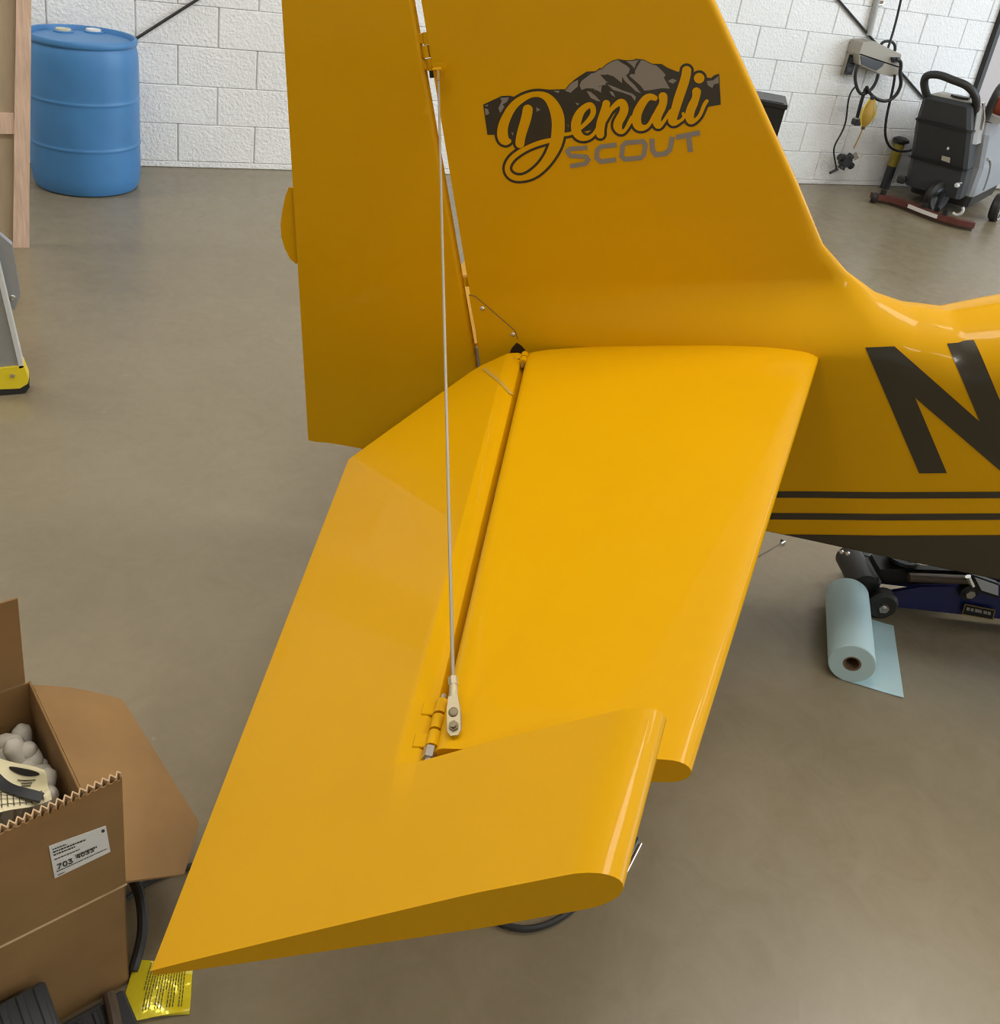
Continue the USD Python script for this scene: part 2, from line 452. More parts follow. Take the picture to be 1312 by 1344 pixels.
# the rest of the room, out of frame: side, front and ceiling
solo('wall_left', 'plain light wall on the left of the hangar', None, cbox((-6.05, -5.0, 2.15), (0.1, 10.4, 4.3)), 'plain_wall', (0, 0, 0), smooth=False, kind='structure')
solo('wall_front', 'plain light wall behind the camera', None, cbox((1.5, -10.15, 2.15), (15.0, 0.1, 4.3)), 'plain_wall', (0, 0, 0), smooth=False, kind='structure')
solo('ceiling', 'pale hangar ceiling', None, cbox((1.5, -5.0, 4.36), (15.0, 10.4, 0.1)), 'ceiling', (0, 0, 0), smooth=False, kind='structure')
solo('wall_right', 'lintel and piers around the open hangar door', None, cat_([cbox((9.05, -0.75, 2.15), (0.1, 1.5, 4.3)), cbox((9.05, -9.55, 2.15), (0.1, 1.1, 4.3)), cbox((9.05, -5.25, 4.15), (0.1, 7.5, 0.3))]), 'plain_wall', (0, 0, 0), smooth=False, kind='structure')

# door at the right edge of the wall: black seal and smooth pinkish grey leaf
door = Thing('door_1', 'smooth pinkish grey door with black edge seal at the right end of the block wall', None, (DOORX + 0.5, 0, 0), kind='structure')
door.part('door_leaf', cbox((DOORX + 0.50, -0.012, 1.03), (0.95, 0.03, 2.04), ch=0.004), 'door_grey', smooth=False)
door.part('edge_seal', cbox((DOORX - 0.005, -0.02, 1.03), (0.055, 0.045, 2.05), ch=0.008), 'rubber', smooth=False, label='black edge seal of the door')

# ================================================================ airplane
DEL = math.radians(20.0)                       # the elevators droop by 20 degrees
az, pt = math.radians(30.65), math.radians(12.3)
AX = np.array([math.cos(az) * math.cos(pt), -math.sin(az) * math.cos(pt), math.sin(pt)])   # forward
AY = np.array([math.sin(az), math.cos(az), 0.0])                                            # to port
AZ = np.cross(AX, AY)                                                                       # up
r0 = on((690, 468), AY, C + AY * 2.0)
O = r0 + 0.06 * AY                             # elevator hinge line on the plane of symmetry


def W(x, y, z): return O + np.multiply.outer(np.asarray(x, float), AX) + np.multiply.outer(np.asarray(y, float), AY) + np.multiply.outer(np.asarray(z, float), AZ)
def loc(P): d = np.asarray(P) - O; return np.array([d @ AX, d @ AY, d @ AZ])
def mid_(p, y=0.0): l = loc(on(p, AY, W(0, y, 0))); return (l[0], l[2])                     # a pixel on a fore-and-aft plane


def half_width(x): return interp(x, [-0.3, -0.12, 0.0, 0.3, 0.45, 0.64, 0.8, 1.1, 2.6], [0.02, 0.022, 0.028, 0.045, 0.062, 0.095, 0.125, 0.172, 0.36])


LE = [mid_(p) for p in ((938, 0), (1047, 240), (1080, 320), (1110, 355), (1150, 385), (1190, 400), (1245, 408))]
LE = [(LE[0][0] - 0.17, LE[0][1] + 0.36), (LE[0][0] - 0.08, LE[0][1] + 0.168)] + LE
DECK = LE[-5:] + [(1.02, 0.083), (1.25, 0.115), (1.7, 0.19), (2.4, 0.30)]
le_line = LineString(LE[:-2] + [LE[-2]])
FT = 0.015
deck_x, deck_z = np.array([p[0] for p in DECK]), np.array([p[1] for p in DECK])
fin_path = LineString(LE)


def dist_to(line, x, z):
    import shapely
    return shapely.distance(shapely.points(np.stack([np.ravel(x), np.ravel(z)], 1)), line).reshape(np.shape(x))


def H(x, z):
    """Half thickness of fin and rear fuselage at (x, z) in the plane of symmetry."""
    x, z = np.asarray(x, float), np.asarray(z, float)
    w = half_width(x)
    s = sstep(0.0, 0.16, z)
    fin = w * (1 - s) + FT * s
    d = dist_to(fin_path, x, z)
    r = 0.014 + 0.05 * sstep(0.55, 0.85, x)
    t = np.clip(d / r, 0, 1)
    fin = fin * np.sqrt(np.clip(1 - (1 - t) ** 2, 0, 1))
    zt = np.interp(x, deck_x, deck_z)
    z1 = zt - 0.13
    q = np.clip((z - z1) / (zt - z1), 0, 1)
    dk = w * np.sqrt(np.clip(1 - q ** 2.2, 0, 1))
    a = sstep(0.62, 0.95, x)
    return (1 - a) * fin + a * dk


plane_base = np.array([O[0], O[1], 0.0])
plane = Thing('airplane', 'yellow fabric-covered light airplane tail with black letters and stripes, seen from its right side', 'airplane', plane_base)


def fus(u, v, w): return W(u, w, v)


SEAM = 0.06
belly = lambda x: -0.452 - 0.133 * (x - 0.53)
_pa, _pb = mid_((552.5, 0), -0.016), mid_((633.5, 488), -0.016)
post = lambda z: _pa[0] + (_pb[0] - _pa[0]) * (z - _pa[1]) / (_pb[1] - _pa[1])        # forward edge of the rudder gap
_ra, _rb = mid_((543.0, 0), -0.010), mid_((628, 488), -0.010)
seam_end = np.interp(SEAM, [0.067, 0.083], [0.925, 0.836])
# fin: above the seam
fin_poly = [(post(SEAM), SEAM)] + [tuple(p) for p in LE[:-1][::-1]]
top = LE[0]
fin_poly += [(top[0] - 0.06, top[1] + 0.05), (top[0] - 0.2, top[1] + 0.06), (post(top[1]) + 0.03, top[1] + 0.05), (post(top[1]), top[1])]
FIN = Polygon(fin_poly)
fin_path = LineString([DECK[6], DECK[5], LE[-1]] + [p for p in fin_poly[1:-1]])
fin_m = pillow(FIN, H, fus, s=0.014, rings=(0.0008, 0.002, 0.004, 0.007, 0.011, 0.016))
plane.part('fin', fin_m, 'yellow', label='upright yellow tail fin', smooth=50)
# fuselage: below the seam and forward
xs = np.linspace(-0.13, 2.4, 60)
fus_poly = [(post(SEAM), SEAM)] + [LE[-2], LE[-1]] + DECK[5:] + [(2.4, belly(2.4))] + [(-0.02, belly(-0.02)), (-0.098, -0.33)]
FUS = Polygon(fus_poly)
fus_m = pillow(FUS, H, fus, s=0.014, rings=(0.001, 0.003, 0.006, 0.012, 0.02))
plane.part('fuselage', fus_m, 'yellow', label='yellow rear fuselage side', smooth=50)


def surf(p, n=6):
    """A pixel's (x, z) on the right-hand skin of fin or fuselage."""
    y = -0.02
    for _ in range(n):
        q = mid_(p, y); y = -float(H(q[0], q[1]))
    return q


def skin_decal(poly_xz, eps, s=0.012):
    ms = []
    for g in (poly_xz.geoms if isinstance(poly_xz, MultiPolygon) else [poly_xz]):
        g = g.buffer(0)
        if g.is_empty or g.area < 1e-7: continue
        for gg in (g.geoms if isinstance(g, MultiPolygon) else [g]):
            P, T = trifill(gg, s)
            ms.append(trimesh.Trimesh(W(P[:, 0], -(H(P[:, 0], P[:, 1]) + eps), P[:, 1]), T, process=False))
    return cat_(ms)


def px_decal(poly_px, eps, s=0.012):
    from shapely.ops import transform
    def f(xs, ys):
        o = [surf((a, b)) for a, b in zip(np.atleast_1d(xs), np.atleast_1d(ys))]
        return [q[0] for q in o], [q[1] for q in o]
    gs = []
    for g in (poly_px.geoms if isinstance(poly_px, MultiPolygon) else [poly_px]):
        if g.area < 1.0: continue
        gs.append(transform(f, g.segmentize(4.0)))
    return skin_decal(unary_union([g.buffer(0) for g in gs]), eps, s)


# stripes and black belly
def strip(p_up, p_dn, x0, x1):
    a0, a1 = surf(p_up[0]), surf(p_up[1]); b0, b1 = surf(p_dn[0]), surf(p_dn[1])
    la = np.polyfit([a0[0], a1[0]], [a0[1], a1[1]], 1); lb = np.polyfit([b0[0], b1[0]], [b0[1], b1[1]], 1)
    return la, lb, Polygon([(x0, np.polyval(lb, x0)), (x1, np.polyval(lb, x1)), (x1, np.polyval(la, x1)), (x0, np.polyval(la, x0))])


_, _, s1 = strip(((1020, 644.5), (1306, 645)), ((1020, 653), (1306, 653.5)), 0.0, 2.39)
_, _, s2 = strip(((1010, 673), (1306, 673.5)), ((1010, 681.5), (1306, 682)), 0.0, 2.39)
plane.part('stripe', skin_decal(s1.intersection(FUS.buffer(-0.001)), 0.0010, 0.03), 'black_paint', label='upper thin black stripe', smooth=True)
plane.part('stripe', skin_decal(s2.intersection(FUS.buffer(-0.001)), 0.0010, 0.03), 'black_paint', label='lower thin black stripe', smooth=True)
la, _, _ = strip(((1005, 701), (1306, 702)), ((1005, 701), (1306, 702)), 0, 2.3)
bel = Polygon([(0.0, -1.0), (2.395, -1.0), (2.395, np.polyval(la, 2.395)), (0.0, np.polyval(la, 0.0))]).intersection(FUS.buffer(-0.0005))
bm = skin_decal(bel, 0.0010, 0.02)
bxs = np.linspace(0.0, 2.395, 40)
ub = np.vstack([W(bxs, -(half_width(bxs) + 0.0007), belly(bxs) - 0.0007), W(bxs, half_width(bxs) + 0.0007, belly(bxs) - 0.0007)])
ubf = []
for i in range(39): ubf += [(i, i + 41, i + 1), (i, i + 40, i + 41)]
bm = cat_([bm, trimesh.Trimesh(ub, np.array(ubf), process=False)])
plane.part('belly_stripe', bm, 'black_paint', label='broad black belly band', smooth=30)

# registration letter
o5 = lambda x, y: (x / 2.4 + 960, y / 2.4 + 380)
Npts = [o5(*q) for q in ((420, 182), (512, 178), (780, 415), (678, 170), (768, 166), (938, 574), (850, 574), (577, 340), (677, 577), (590, 578))]
plane.part('registration_letter', px_decal(Polygon(Npts), 0.0014, 0.012), 'black_paint', label='big black letter N on the fuselage', smooth=True)

# ---- logo on the fin: script lettering over a mountain, traced on the fin's own surface
k1 = lambda x, y: (x / 7.265 + 625, y / 7.265 + 65)
k2 = lambda x, y: (x / 7.263 + 780, y / 7.265 + 65)


def brush(pts, k):
    """A stroke through points (x, y, half width), in zoomed pixels of the decal."""
    P = np.array(pts, float)
    Q = spline(P, 6 * len(P)) if len(P) > 2 else P
    Q[:, 2] = np.clip(Q[:, 2], P[:, 2].min(), P[:, 2].max())
    out = []
    for a, b in zip(Q[:-1], Q[1:]):
        (ax, ay), (bx, by) = k(a[0], a[1]), k(b[0], b[1])
        out.append(unary_union([Point(ax, ay).buffer(a[2] / 7.264, 8), Point(bx, by).buffer(b[2] / 7.264, 8)]).convex_hull)
    return unary_union(out)


D_ = brush([(312, 872, 22), (268, 862, 46), (250, 770, 50), (285, 650, 44), (360, 530, 38), (450, 462, 32), (560, 425, 26), (660, 445, 36), (735, 530, 52), (775, 640, 62), (780, 760, 62), (762, 880, 58), (710, 1000, 50), (630, 1110, 42), (540, 1185, 36), (430, 1225, 26), (340, 1208, 27), (296, 1145, 24), (315, 1070, 24), (395, 990, 24), (500, 930, 23), (620, 885, 24), (720, 862, 20)], k1)
d_ = brush([(490, 572, 48), (468, 680, 48), (432, 800, 45), (416, 895, 43)], k1)
e_ = unary_union([brush([(835, 808, 17), (900, 798, 17), (960, 770, 18), (1030, 715, 20), (1090, 650, 24), (1115, 575, 26), (1092, 532, 28), (1030, 555, 32), (965, 650, 44), (948, 740, 46), (985, 825, 38), (1060, 842, 22), (1130, 790, 17), (1185, 700, 17)], k1)])
n_ = unary_union([brush([(112, 515, 36), (85, 620, 40), (55, 740, 42), (55, 808, 38)], k2), brush([(90, 690, 16), (140, 600, 20), (200, 530, 26), (262, 505, 36), (282, 545, 40), (250, 650, 42), (222, 740, 40), (255, 785, 22), (315, 730, 18), (375, 640, 18)], k2)])
a_ = unary_union([brush([(575, 462, 26), (510, 455, 34), (445, 530, 40), (400, 650, 44), (425, 735, 38), (480, 742, 24), (535, 690, 17), (600, 590, 16)], k2), brush([(652, 448, 42), (628, 570, 42), (592, 690, 40), (605, 725, 30), (655, 690, 17), (725, 590, 16)], k2)])
l_ = brush([(878, 200, 44), (848, 330, 45), (800, 470, 45), (760, 600, 42), (748, 690, 37), (792, 690, 20), (845, 610, 15)], k2)
i_ = unary_union([brush([(972, 402, 42), (940, 520, 42), (905, 640, 42), (918, 685, 28), (965, 668, 19), (1020, 590, 17), (1070, 490, 17)], k2), Point(*k2(997, 272)).buffer(50 / 7.26)])
script = unary_union([D_, d_, e_, n_, a_, l_, i_])
hole = Polygon([k1(*q) for q in ((355, 1160), (360, 1110), (440, 1030), (540, 975), (655, 940), (640, 1010), (560, 1090), (460, 1165), (390, 1185))])
outline = script.buffer(3.4, 8)
mtn_top = [k1(*q) for q in ((65, 525), (150, 485), (240, 443), (320, 440), (360, 450), (480, 395), (590, 372), (700, 382), (800, 378), (850, 378), (880, 335), (950, 275), (1050, 210), (1140, 205), (1180, 172))] + \
          [k2(*q) for q in ((60, 185), (110, 140), (170, 105), (225, 90), (300, 102), (360, 100), (400, 88), (470, 95), (550, 135), (640, 138), (700, 175), (780, 207), (1070, 268), (1112, 270), (1140, 245), (1188, 230), (1203, 525), (1085, 545))]
mtn_bot = [k2(*q) for q in ((980, 640), (860, 640), (700, 650), (560, 690), (400, 690), (330, 600), (200, 600), (100, 700), (0, 760))] + [k1(*q) for q in ((1040, 780), (900, 770), (860, 780), (720, 850), (560, 890), (470, 930), (400, 880), (330, 850), (185, 812), (105, 812))]
mountain = Polygon(mtn_top + mtn_bot).buffer(0)
black_logo = unary_union([mountain, outline]).difference(hole.buffer(-3.2))
plane.part('logo_backing', px_decal(black_logo, 0.0007, 0.012), 'black_paint', label='black mountain silhouette and letter outline of the fin emblem', smooth=True)
snow = [
    [k2(*q) for q in ((385, 205), (420, 140), (445, 100), (500, 108), (545, 140), (590, 152), (640, 198), (678, 240), (660, 268), (690, 320), (718, 372), (640, 368), (540, 385), (475, 392), (440, 345), (360, 275), (330, 248), (350, 232), (385, 235))],
    [k2(*q) for q in ((0, 222), (80, 168), (160, 118), (222, 97), (262, 128), (300, 148), (338, 182), (325, 225), (300, 245), (330, 290), (380, 335), (445, 418), (395, 398), (345, 350), (290, 300), (262, 258), (262, 320), (180, 255), (120, 235), (55, 238), (60, 285), (130, 310), (60, 330), (15, 370), (0, 400))],
    [k2(*q) for q in ((300, 108), (360, 108), (420, 100), (395, 135), (380, 180), (355, 150))],
    [k2(*q) for q in ((120, 330), (190, 355), (270, 390), (360, 420), (395, 450), (385, 490), (350, 440), (270, 410), (180, 385))],
    [k2(*q) for q in ((30, 360), (70, 345), (60, 410))], [k2(*q) for q in ((140, 395), (175, 405), (200, 455), (165, 435))],
    [k1(*q) for q in ((845, 392), (900, 322), (968, 288), (968, 350), (915, 395), (900, 412))],
    [k1(*q) for q in ((1000, 300), (1095, 228), (1160, 215), (1232, 165), (1240, 240), (1180, 240), (1235, 300), (1232, 335), (1165, 350), (1192, 412), (1120, 372), (1050, 368), (1000, 385), (985, 340))],
    [k1(*q) for q in ((1050, 395), (1085, 400), (1135, 440), (1185, 495), (1150, 490), (1090, 460))],
    [k1(*q) for q in ((228, 460), (312, 455), (292, 498), (250, 522), (272, 552), (228, 602), (210, 560), (242, 492))],
    [k1(*q) for q in ((80, 560), (112, 566), (124, 612), (90, 626))], [k1(*q) for q in ((76, 535), (112, 522), (110, 542))],
    [k1(*q) for q in ((572, 548), (612, 574), (574, 592))], [k1(*q) for q in ((730, 394), (792, 390), (784, 416))],
    [k1(*q) for q in ((944, 502), (982, 516), (962, 532))], [k1(*q) for q in ((868, 715), (888, 720), (880, 750))], [k1(*q) for q in ((335, 785), (355, 795), (345, 822))],
    [k2(*q) for q in ((1068, 300), (1130, 292), (1184, 250), (1188, 320), (1140, 330), (1122, 366), (1080, 342))],
    [k2(*q) for q in ((698, 302), (742, 275), (785, 296), (745, 325))]]
snow = unary_union([Polygon(s_).buffer(0) for s_ in snow]).difference(outline)
snow = snow.intersection(mountain.buffer(-1.0))
plane.part('logo_snow', px_decal(snow, 0.0012, 0.012), 'decal_grey', label='grey snow patches of the fin emblem', smooth=True, kind='stuff')
plane.part('logo_script', px_decal(script.difference(hole), 0.0013, 0.010), 'yellow', label='yellow script lettering of the fin emblem', smooth=True)


def strokes(lines, k, hw): return unary_union([LineString([k(*q) for q in l]).buffer(hw / 7.264, cap_style=2, join_style=2) for l in lines])


for lines_, kk, hw in (
        ([[(1060, 935), (890, 948), (868, 972), (895, 1012), (1048, 1022), (1068, 1050), (1040, 1088), (895, 1112)]], k1, 21),
        ([[(212, 908), (62, 925), (26, 960), (20, 1030), (60, 1068), (208, 1050)]], k2, 22),
        ([[(300, 888), (462, 875), (485, 905), (470, 1005), (440, 1032), (290, 1046), (258, 1018), (268, 920), (300, 888), (462, 875)]], k2, 22),
        ([[(548, 850), (552, 955), (585, 1003), (675, 992), (718, 955), (742, 832)]], k2, 24),
        ([[(775, 838), (1005, 792)], [(895, 815), (915, 975)]], k2, 24)):
    plane.part('logo_letter', px_decal(strokes(lines_, kk, hw), 0.0010, 0.012), 'decal_grey', label='grey block letter below the fin emblem', smooth=True)

# ---- rudder
def rud(u, v, w): return W(u, w, v)


rg = lambda z: _ra[0] + (_rb[0] - _ra[0]) * (z - _ra[1]) / (_rb[1] - _ra[1])          # aft edge of the gap
rp = [mid_(q) for q in ((370, 0), (405, 577))]
rb = [mid_(q) for q in ((415, 579), (432, 580), (452, 583), (475, 587))]
slope = (rp[0][0] - rp[1][0]) / (rp[0][1] - rp[1][1])
rud_poly = [(rg(-0.30), -0.30), (rg(1.08), 1.08), (-0.26, 1.17), (-0.36, 1.16), (rp[0][0] + slope * (1.05 - rp[0][1]), 1.05), rp[1]] + rb + [(-0.30, -0.31), (-0.2, -0.325)]
RUD = Polygon(rud_poly)


def hr(x, z):
    te = rp[1][0] + slope * (z - rp[1][1])
    c = (x - te) / (rg(z) - te)
    h = 0.003 + 0.011 * np.clip(c, 0, 1) ** 0.8
    g = np.clip((rg(z) - x) / 0.011, 0, 1)
    return np.clip(h * np.sqrt(np.clip(1 - (1 - g) ** 2, 0.0, 1)), 0, 1)


plane.part('rudder', pillow(RUD, hr, rud, s=0.03, rings=(0.001, 0.003, 0.007, 0.013)), 'yellow', label='yellow rudder behind the fin', smooth=50)
tp = [mid_(q, 0.02) for q in ((382, 243), (378, 255), (375, 272), (373, 290), (374, 306), (378, 322), (384, 336), (391, 344))]
tb = [(p[0], p[1]) for p in tp] + [mid_(q, 0.02) for q in ((396, 340), (388, 245))]
plane.part('trim_tab', pillow(Polygon(tb), lambda x, z: 0.0012 + 0 * x, lambda u, v, w: W(u, 0.008 + w + 0.45 * (u + 0.515 + 0.1 * (0.35 - v)), v), s=0.012), 'yellow', label='small bent trim tab on the rudder edge', smooth=40)
# small fabric rib bumps on the rudder come from the paint's fine relief

# ---- stabilizer and elevator, right (as seen) and left (mirrored)
def stab_pt(p, z=0.0): l = loc(on(p, AZ, W(0, 0, z))); return (l[0], l[1])


def el_axes(): return np.array([math.cos(DEL), 0, math.sin(DEL)]), np.array([-math.sin(DEL), 0, math.cos(DEL)])


EC, EN = el_axes()
nW = EN[0] * AX + EN[2] * AZ


def el_pt(p, h=0.0):
    l = loc(on(p, nW, W(*(EN * h)))); return (l[0] * EC[0] + l[2] * EC[2], l[1])


YT = -1.232
st_le0, st_le1 = stab_pt((1072, 480)), stab_pt((905, 1020))
sl = (st_le0[0] - st_le1[0]) / (st_le0[1] - st_le1[1])
le_x = lambda y: st_le1[0] + sl * (y - st_le1[1])
SX = 0.0045
stab_poly = [(SX, -0.062), (SX, YT), (le_x(YT), YT)] + [(le_x(-0.12), -0.12)] + [stab_pt(q, 0.008) for q in ((1075, 466), (1068, 461), (1050, 456), (1010, 450))] + [(0.44, -0.02), (0.2, -0.03), (0.05, -0.045)]
STAB = Polygon(stab_poly).buffer(0)


def hs(x, y):
    le = np.where(y < -0.12, le_x(y), le_x(-0.12) + 0.0 * y)
    le = np.maximum(le_x(np.minimum(y, -0.07)), x)
    d = le_x(np.minimum(y, -0.07)) - x
    d = np.maximum(d, 0)
    body = np.interp(d, [0, 0.06, 0.2, 0.45, 0.7], [0.017, 0.021, 0.023, 0.021, 0.018])
    t = np.clip(d / 0.022, 0, 1)
    h = body * np.sqrt(np.clip(1 - (1 - t) ** 2, 0, 1))
    g = np.clip((x - SX) / 0.012, 0, 1)
    return h * (0.45 + 0.55 * np.sqrt(1 - (1 - g) ** 2))


el_in, el_te0, el_te1, el_t, el_h = el_pt((628, 487), 0.01), el_pt((457, 603), 0.004), el_pt((194, 1283), 0.004), el_pt((817, 1150), 0.0), el_pt((878, 922), 0.0)
EXA = -0.0045
YTIP = (el_te1[1] + el_t[1]) / 2
elev_poly = [(EXA, -0.062), (el_in[0], el_in[1]), (el_te0[0] + 0.012, el_te0[1] + 0.006), el_te0, (el_te0[0] + 0.004, el_te0[1] - 0.02), (el_te1[0] - 0.002, YTIP + 0.03), (el_te1[0] + 0.006, YTIP + 0.006), (el_te1[0] + 0.03, YTIP), (el_t[0], YTIP), (el_h[0], YT - 0.006), (EXA, YT - 0.006)]
ELEV = Polygon(elev_poly).buffer(0)


def te_c(y): return np.interp(-y, [-el_te0[1], -el_te1[1]], [el_te0[0], el_te1[0]])


def he(c, y):
    yo = 0.0
    # inboard section: hinge tube, then a shoulder, then a straight taper to the trailing edge
    te = np.where(-y < -el_te0[1], el_te0[0], te_c(y))
    q = np.clip((c - te) / (-0.034 - te), 0, 1)
    inb = np.where(c < -0.034, 0.0035 + 0.0205 * q ** 0.9, np.interp(c, [-0.034, -0.010, -0.0045], [0.024, 0.0155, 0.009]))
    # tip section with the horn forward of the hinge
    le = np.interp(-y, [-YT, -YTIP], [el_h[0], el_t[0]])
    d = np.maximum(le - c, 0)
    t = np.clip(d / 0.035, 0, 1)
    q2 = np.clip((c - te) / (0.12 - te), 0, 1)
    tip = (0.0035 + 0.0225 * q2 ** 0.8) * np.sqrt(np.clip(1 - (1 - t) ** 2, 0, 1))
    return np.where(c > 0.0, tip, inb * (1 - yo) + tip * yo)


def stab_w(side): return lambda u, v, w: W(u, side * v, w)
def elev_w(side): return lambda u, v, w: W(u * EC[0] + w * EN[0], side * v, u * EC[2] + w * EN[2])


def cosp(n): return 0.5 - 0.5 * np.cos(np.linspace(0, math.pi, n))


root_c = [(SX, -0.062), (0.05, -0.045), (0.2, -0.03), (0.44, -0.02)] + [tuple(stab_pt(q, 0.008)) for q in ((1010, 450), (1050, 456), (1068, 461), (1075, 466))]
rcx, rcy = np.array([p[0] for p in root_c]), np.array([p[1] for p in root_c])


def stab_skin(side):
    t = cosp(30) ** 0.9; LX = rcx[-1]
    G = np.zeros((26, 30, 2))
    for i, sp_ in enumerate(np.linspace(0, 1, 26)):
        xr = SX + t * (LX - SX); yr = np.interp(xr, rcx, rcy)
        xt = SX + t * (le_x(YT) - SX)
        G[i, :, 0] = xr + (xt - xr) * sp_; G[i, :, 1] = yr + (YT - yr) * sp_
    d = (1 - t) * (LX + (le_x(YT) - LX) * np.linspace(0, 1, 26)[:, None] - SX)
    body = np.interp(d, [0, 0.06, 0.2, 0.45, 0.7], [0.016, 0.019, 0.021, 0.020, 0.017])
    q = np.clip(d / 0.024, 0, 1)
    h = body * np.sqrt(1 - (1 - q) ** 2)
    g = np.clip((G[:, :, 0] - SX) / 0.012, 0, 1)
    h = h * (0.45 + 0.55 * np.sqrt(1 - (1 - g) ** 2))
    rnd = np.clip(np.linspace(0, 1, 26)[:, None] * 1.2 / 0.012, 0.55, 1)
    h = h * rnd
    return loft_skin(stab_w(side)(G[..., 0], G[..., 1], h), stab_w(side)(G[..., 0], G[..., 1], -h))


def elev_skin(side):
    f = cosp(22)
    f = np.unique(np.concatenate([f, 1 - np.array([0.03, 0.06, 0.085, 0.10, 0.115])]))
    YJ = YT - 0.018
    ys = np.linspace(0, 1, 24)
    cr = el_te0[0] + f * (EXA - el_te0[0]); yr = np.interp(cr, [el_te0[0], el_in[0], EXA], [el_te0[1], el_in[1], -0.062])
    ct = te_c(YJ) + f * (EXA - te_c(YJ))
    G = np.stack([cr + (ct - cr) * ys[:, None], yr + (YJ - yr) * ys[:, None]], -1)
    m1 = loft_skin(*[elev_w(side)(G[..., 0], G[..., 1], k * he(G[..., 0], G[..., 1])) for k in (1, -1)])
    g = np.sin(np.linspace(0, math.pi / 2, 18))[1:]
    rows = []
    for y in np.linspace(YJ, YTIP, 9):
        le = np.interp(-y, [-YT, -YTIP], [el_h[0], el_t[0]])
        rows.append(np.concatenate([te_c(y) + f * (EXA - te_c(y)), EXA + g * (le - EXA)]))
    Gc = np.array(rows); Gy = np.repeat(np.linspace(YJ, YTIP, 9)[:, None], Gc.shape[1], 1)
    hh = he2(Gc, Gy)
    m2 = loft_skin(*[elev_w(side)(Gc, Gy, k * hh) for k in (1, -1)])
    return cat_([m1, m2])


def he2(c, y):
    te = te_c(y)
    le = np.interp(-y, [-YT, -YTIP], [el_h[0], el_t[0]])
    d = np.maximum(le - c, 0); t = np.clip(d / 0.045, 0, 1)
    q2 = np.clip((c - te) / (0.10 - te), 0, 1)
    tip = (0.0035 + 0.0205 * q2 ** 0.85) * np.sqrt(np.clip(1 - (1 - t) ** 2, 0, 1))
    yo = sstep(-YT + 0.018, -YT + 0.09, -y)
    inb = np.where(c < -0.034, he(np.minimum(c, -0.034), y), 0.024)
    return np.where(c < -0.034, inb * (1 - yo) + tip * yo, tip * sstep(-0.034, 0.0, c) + (1 - sstep(-0.034, 0.0, c)) * (inb * (1 - yo) + tip * yo))


for side, word in ((1, 'right'), (-1, 'left')):
    plane.part('stabilizer', stab_skin(side), 'yellow', label='%s yellow horizontal stabilizer' % word, smooth=40)
    plane.part('elevator', elev_skin(side), 'yellow', label='%s yellow drooping elevator with a forward horn at its tip' % word, smooth=40)

# hinges on the elevator's hinge line (alternating yellow knuckles and a pin)
for y0, n_k in ((-0.075, 2), (-1.150, 3)):
    pin = cyl(W(0, y0 + 0.012, 0.012), W(0, y0 - 0.026 * n_k - 0.012, 0.012), 0.0035, 10)
    pth = plane.part('hinge', pin, 'steel', label='steel hinge pin')
    for k in range(n_k):
        a = y0 - 0.026 * k
        kn = cat_([cyl(W(0, a, 0.012), W(0, a - 0.022, 0.012), 0.0085, 14), cbox(W((0.012 if k % 2 else -0.012), a - 0.011, 0.011), (0.024, 0.021, 0.004), np.array([AX, AY, AZ]), ch=0.001)])
        plane.part('hinge_knuckle', kn, 'yellow', under=pth)
bolt = cat_([cyl(W(-0.001, -1.226, 0.012), W(-0.001, -1.242, 0.012), 0.0085, 6), cyl(W(-0.001, -1.242, 0.012), W(-0.001, -1.248, 0.012), 0.005, 12)])
plane.part('hinge_bolt', bolt, 'steel', label='steel bolt at the outer end of the elevator hinge')

# rudder hinges in the gap between fin and rudder
def gap_x(z): return (post(z) + rg(z)) / 2
for p0 in (60, ):
    z0 = mid_((557, 42))[1]
    for k in range(3):
        za = z0 - 0.026 * k
        off = (0.004, -0.002, 0.003)[k]
        kn = cat_([cyl(W(gap_x(za) + off, -0.006, za), W(gap_x(za - 0.024) + off, -0.006, za - 0.024), 0.0085, 14), cbox(W(gap_x(za) + (0.012 if k % 2 else -0.010), -0.006, za - 0.012), (0.02, 0.006, 0.02), np.array([AX, AY, AZ]), ch=0.001)])
        plane.part('rudder_hinge', kn, 'yellow')
    zb = z0 - 0.079
    plane.part('rudder_hinge_bolt', cyl(W(gap_x(zb) + 0.003, -0.006, zb + 0.004), W(gap_x(zb) + 0.003, -0.006, zb - 0.012), 0.0055, 6), 'black_metal', label='dark bolt under the rudder hinge')
for py_ in (368, ):
    zc = mid_((612, py_))[1]
    plane.part('rudder_hinge', cyl(W(gap_x(zc), 0, zc + 0.01), W(gap_x(zc), 0, zc - 0.012), 0.009, 14), 'yellow')
zc = -0.03
plane.part('rudder_hinge', cat_([cyl(W(gap_x(zc), 0, zc + 0.03), W(gap_x(zc), 0, zc - 0.05), 0.008, 14)]), 'tan_plastic', label='lower rudder hinge')

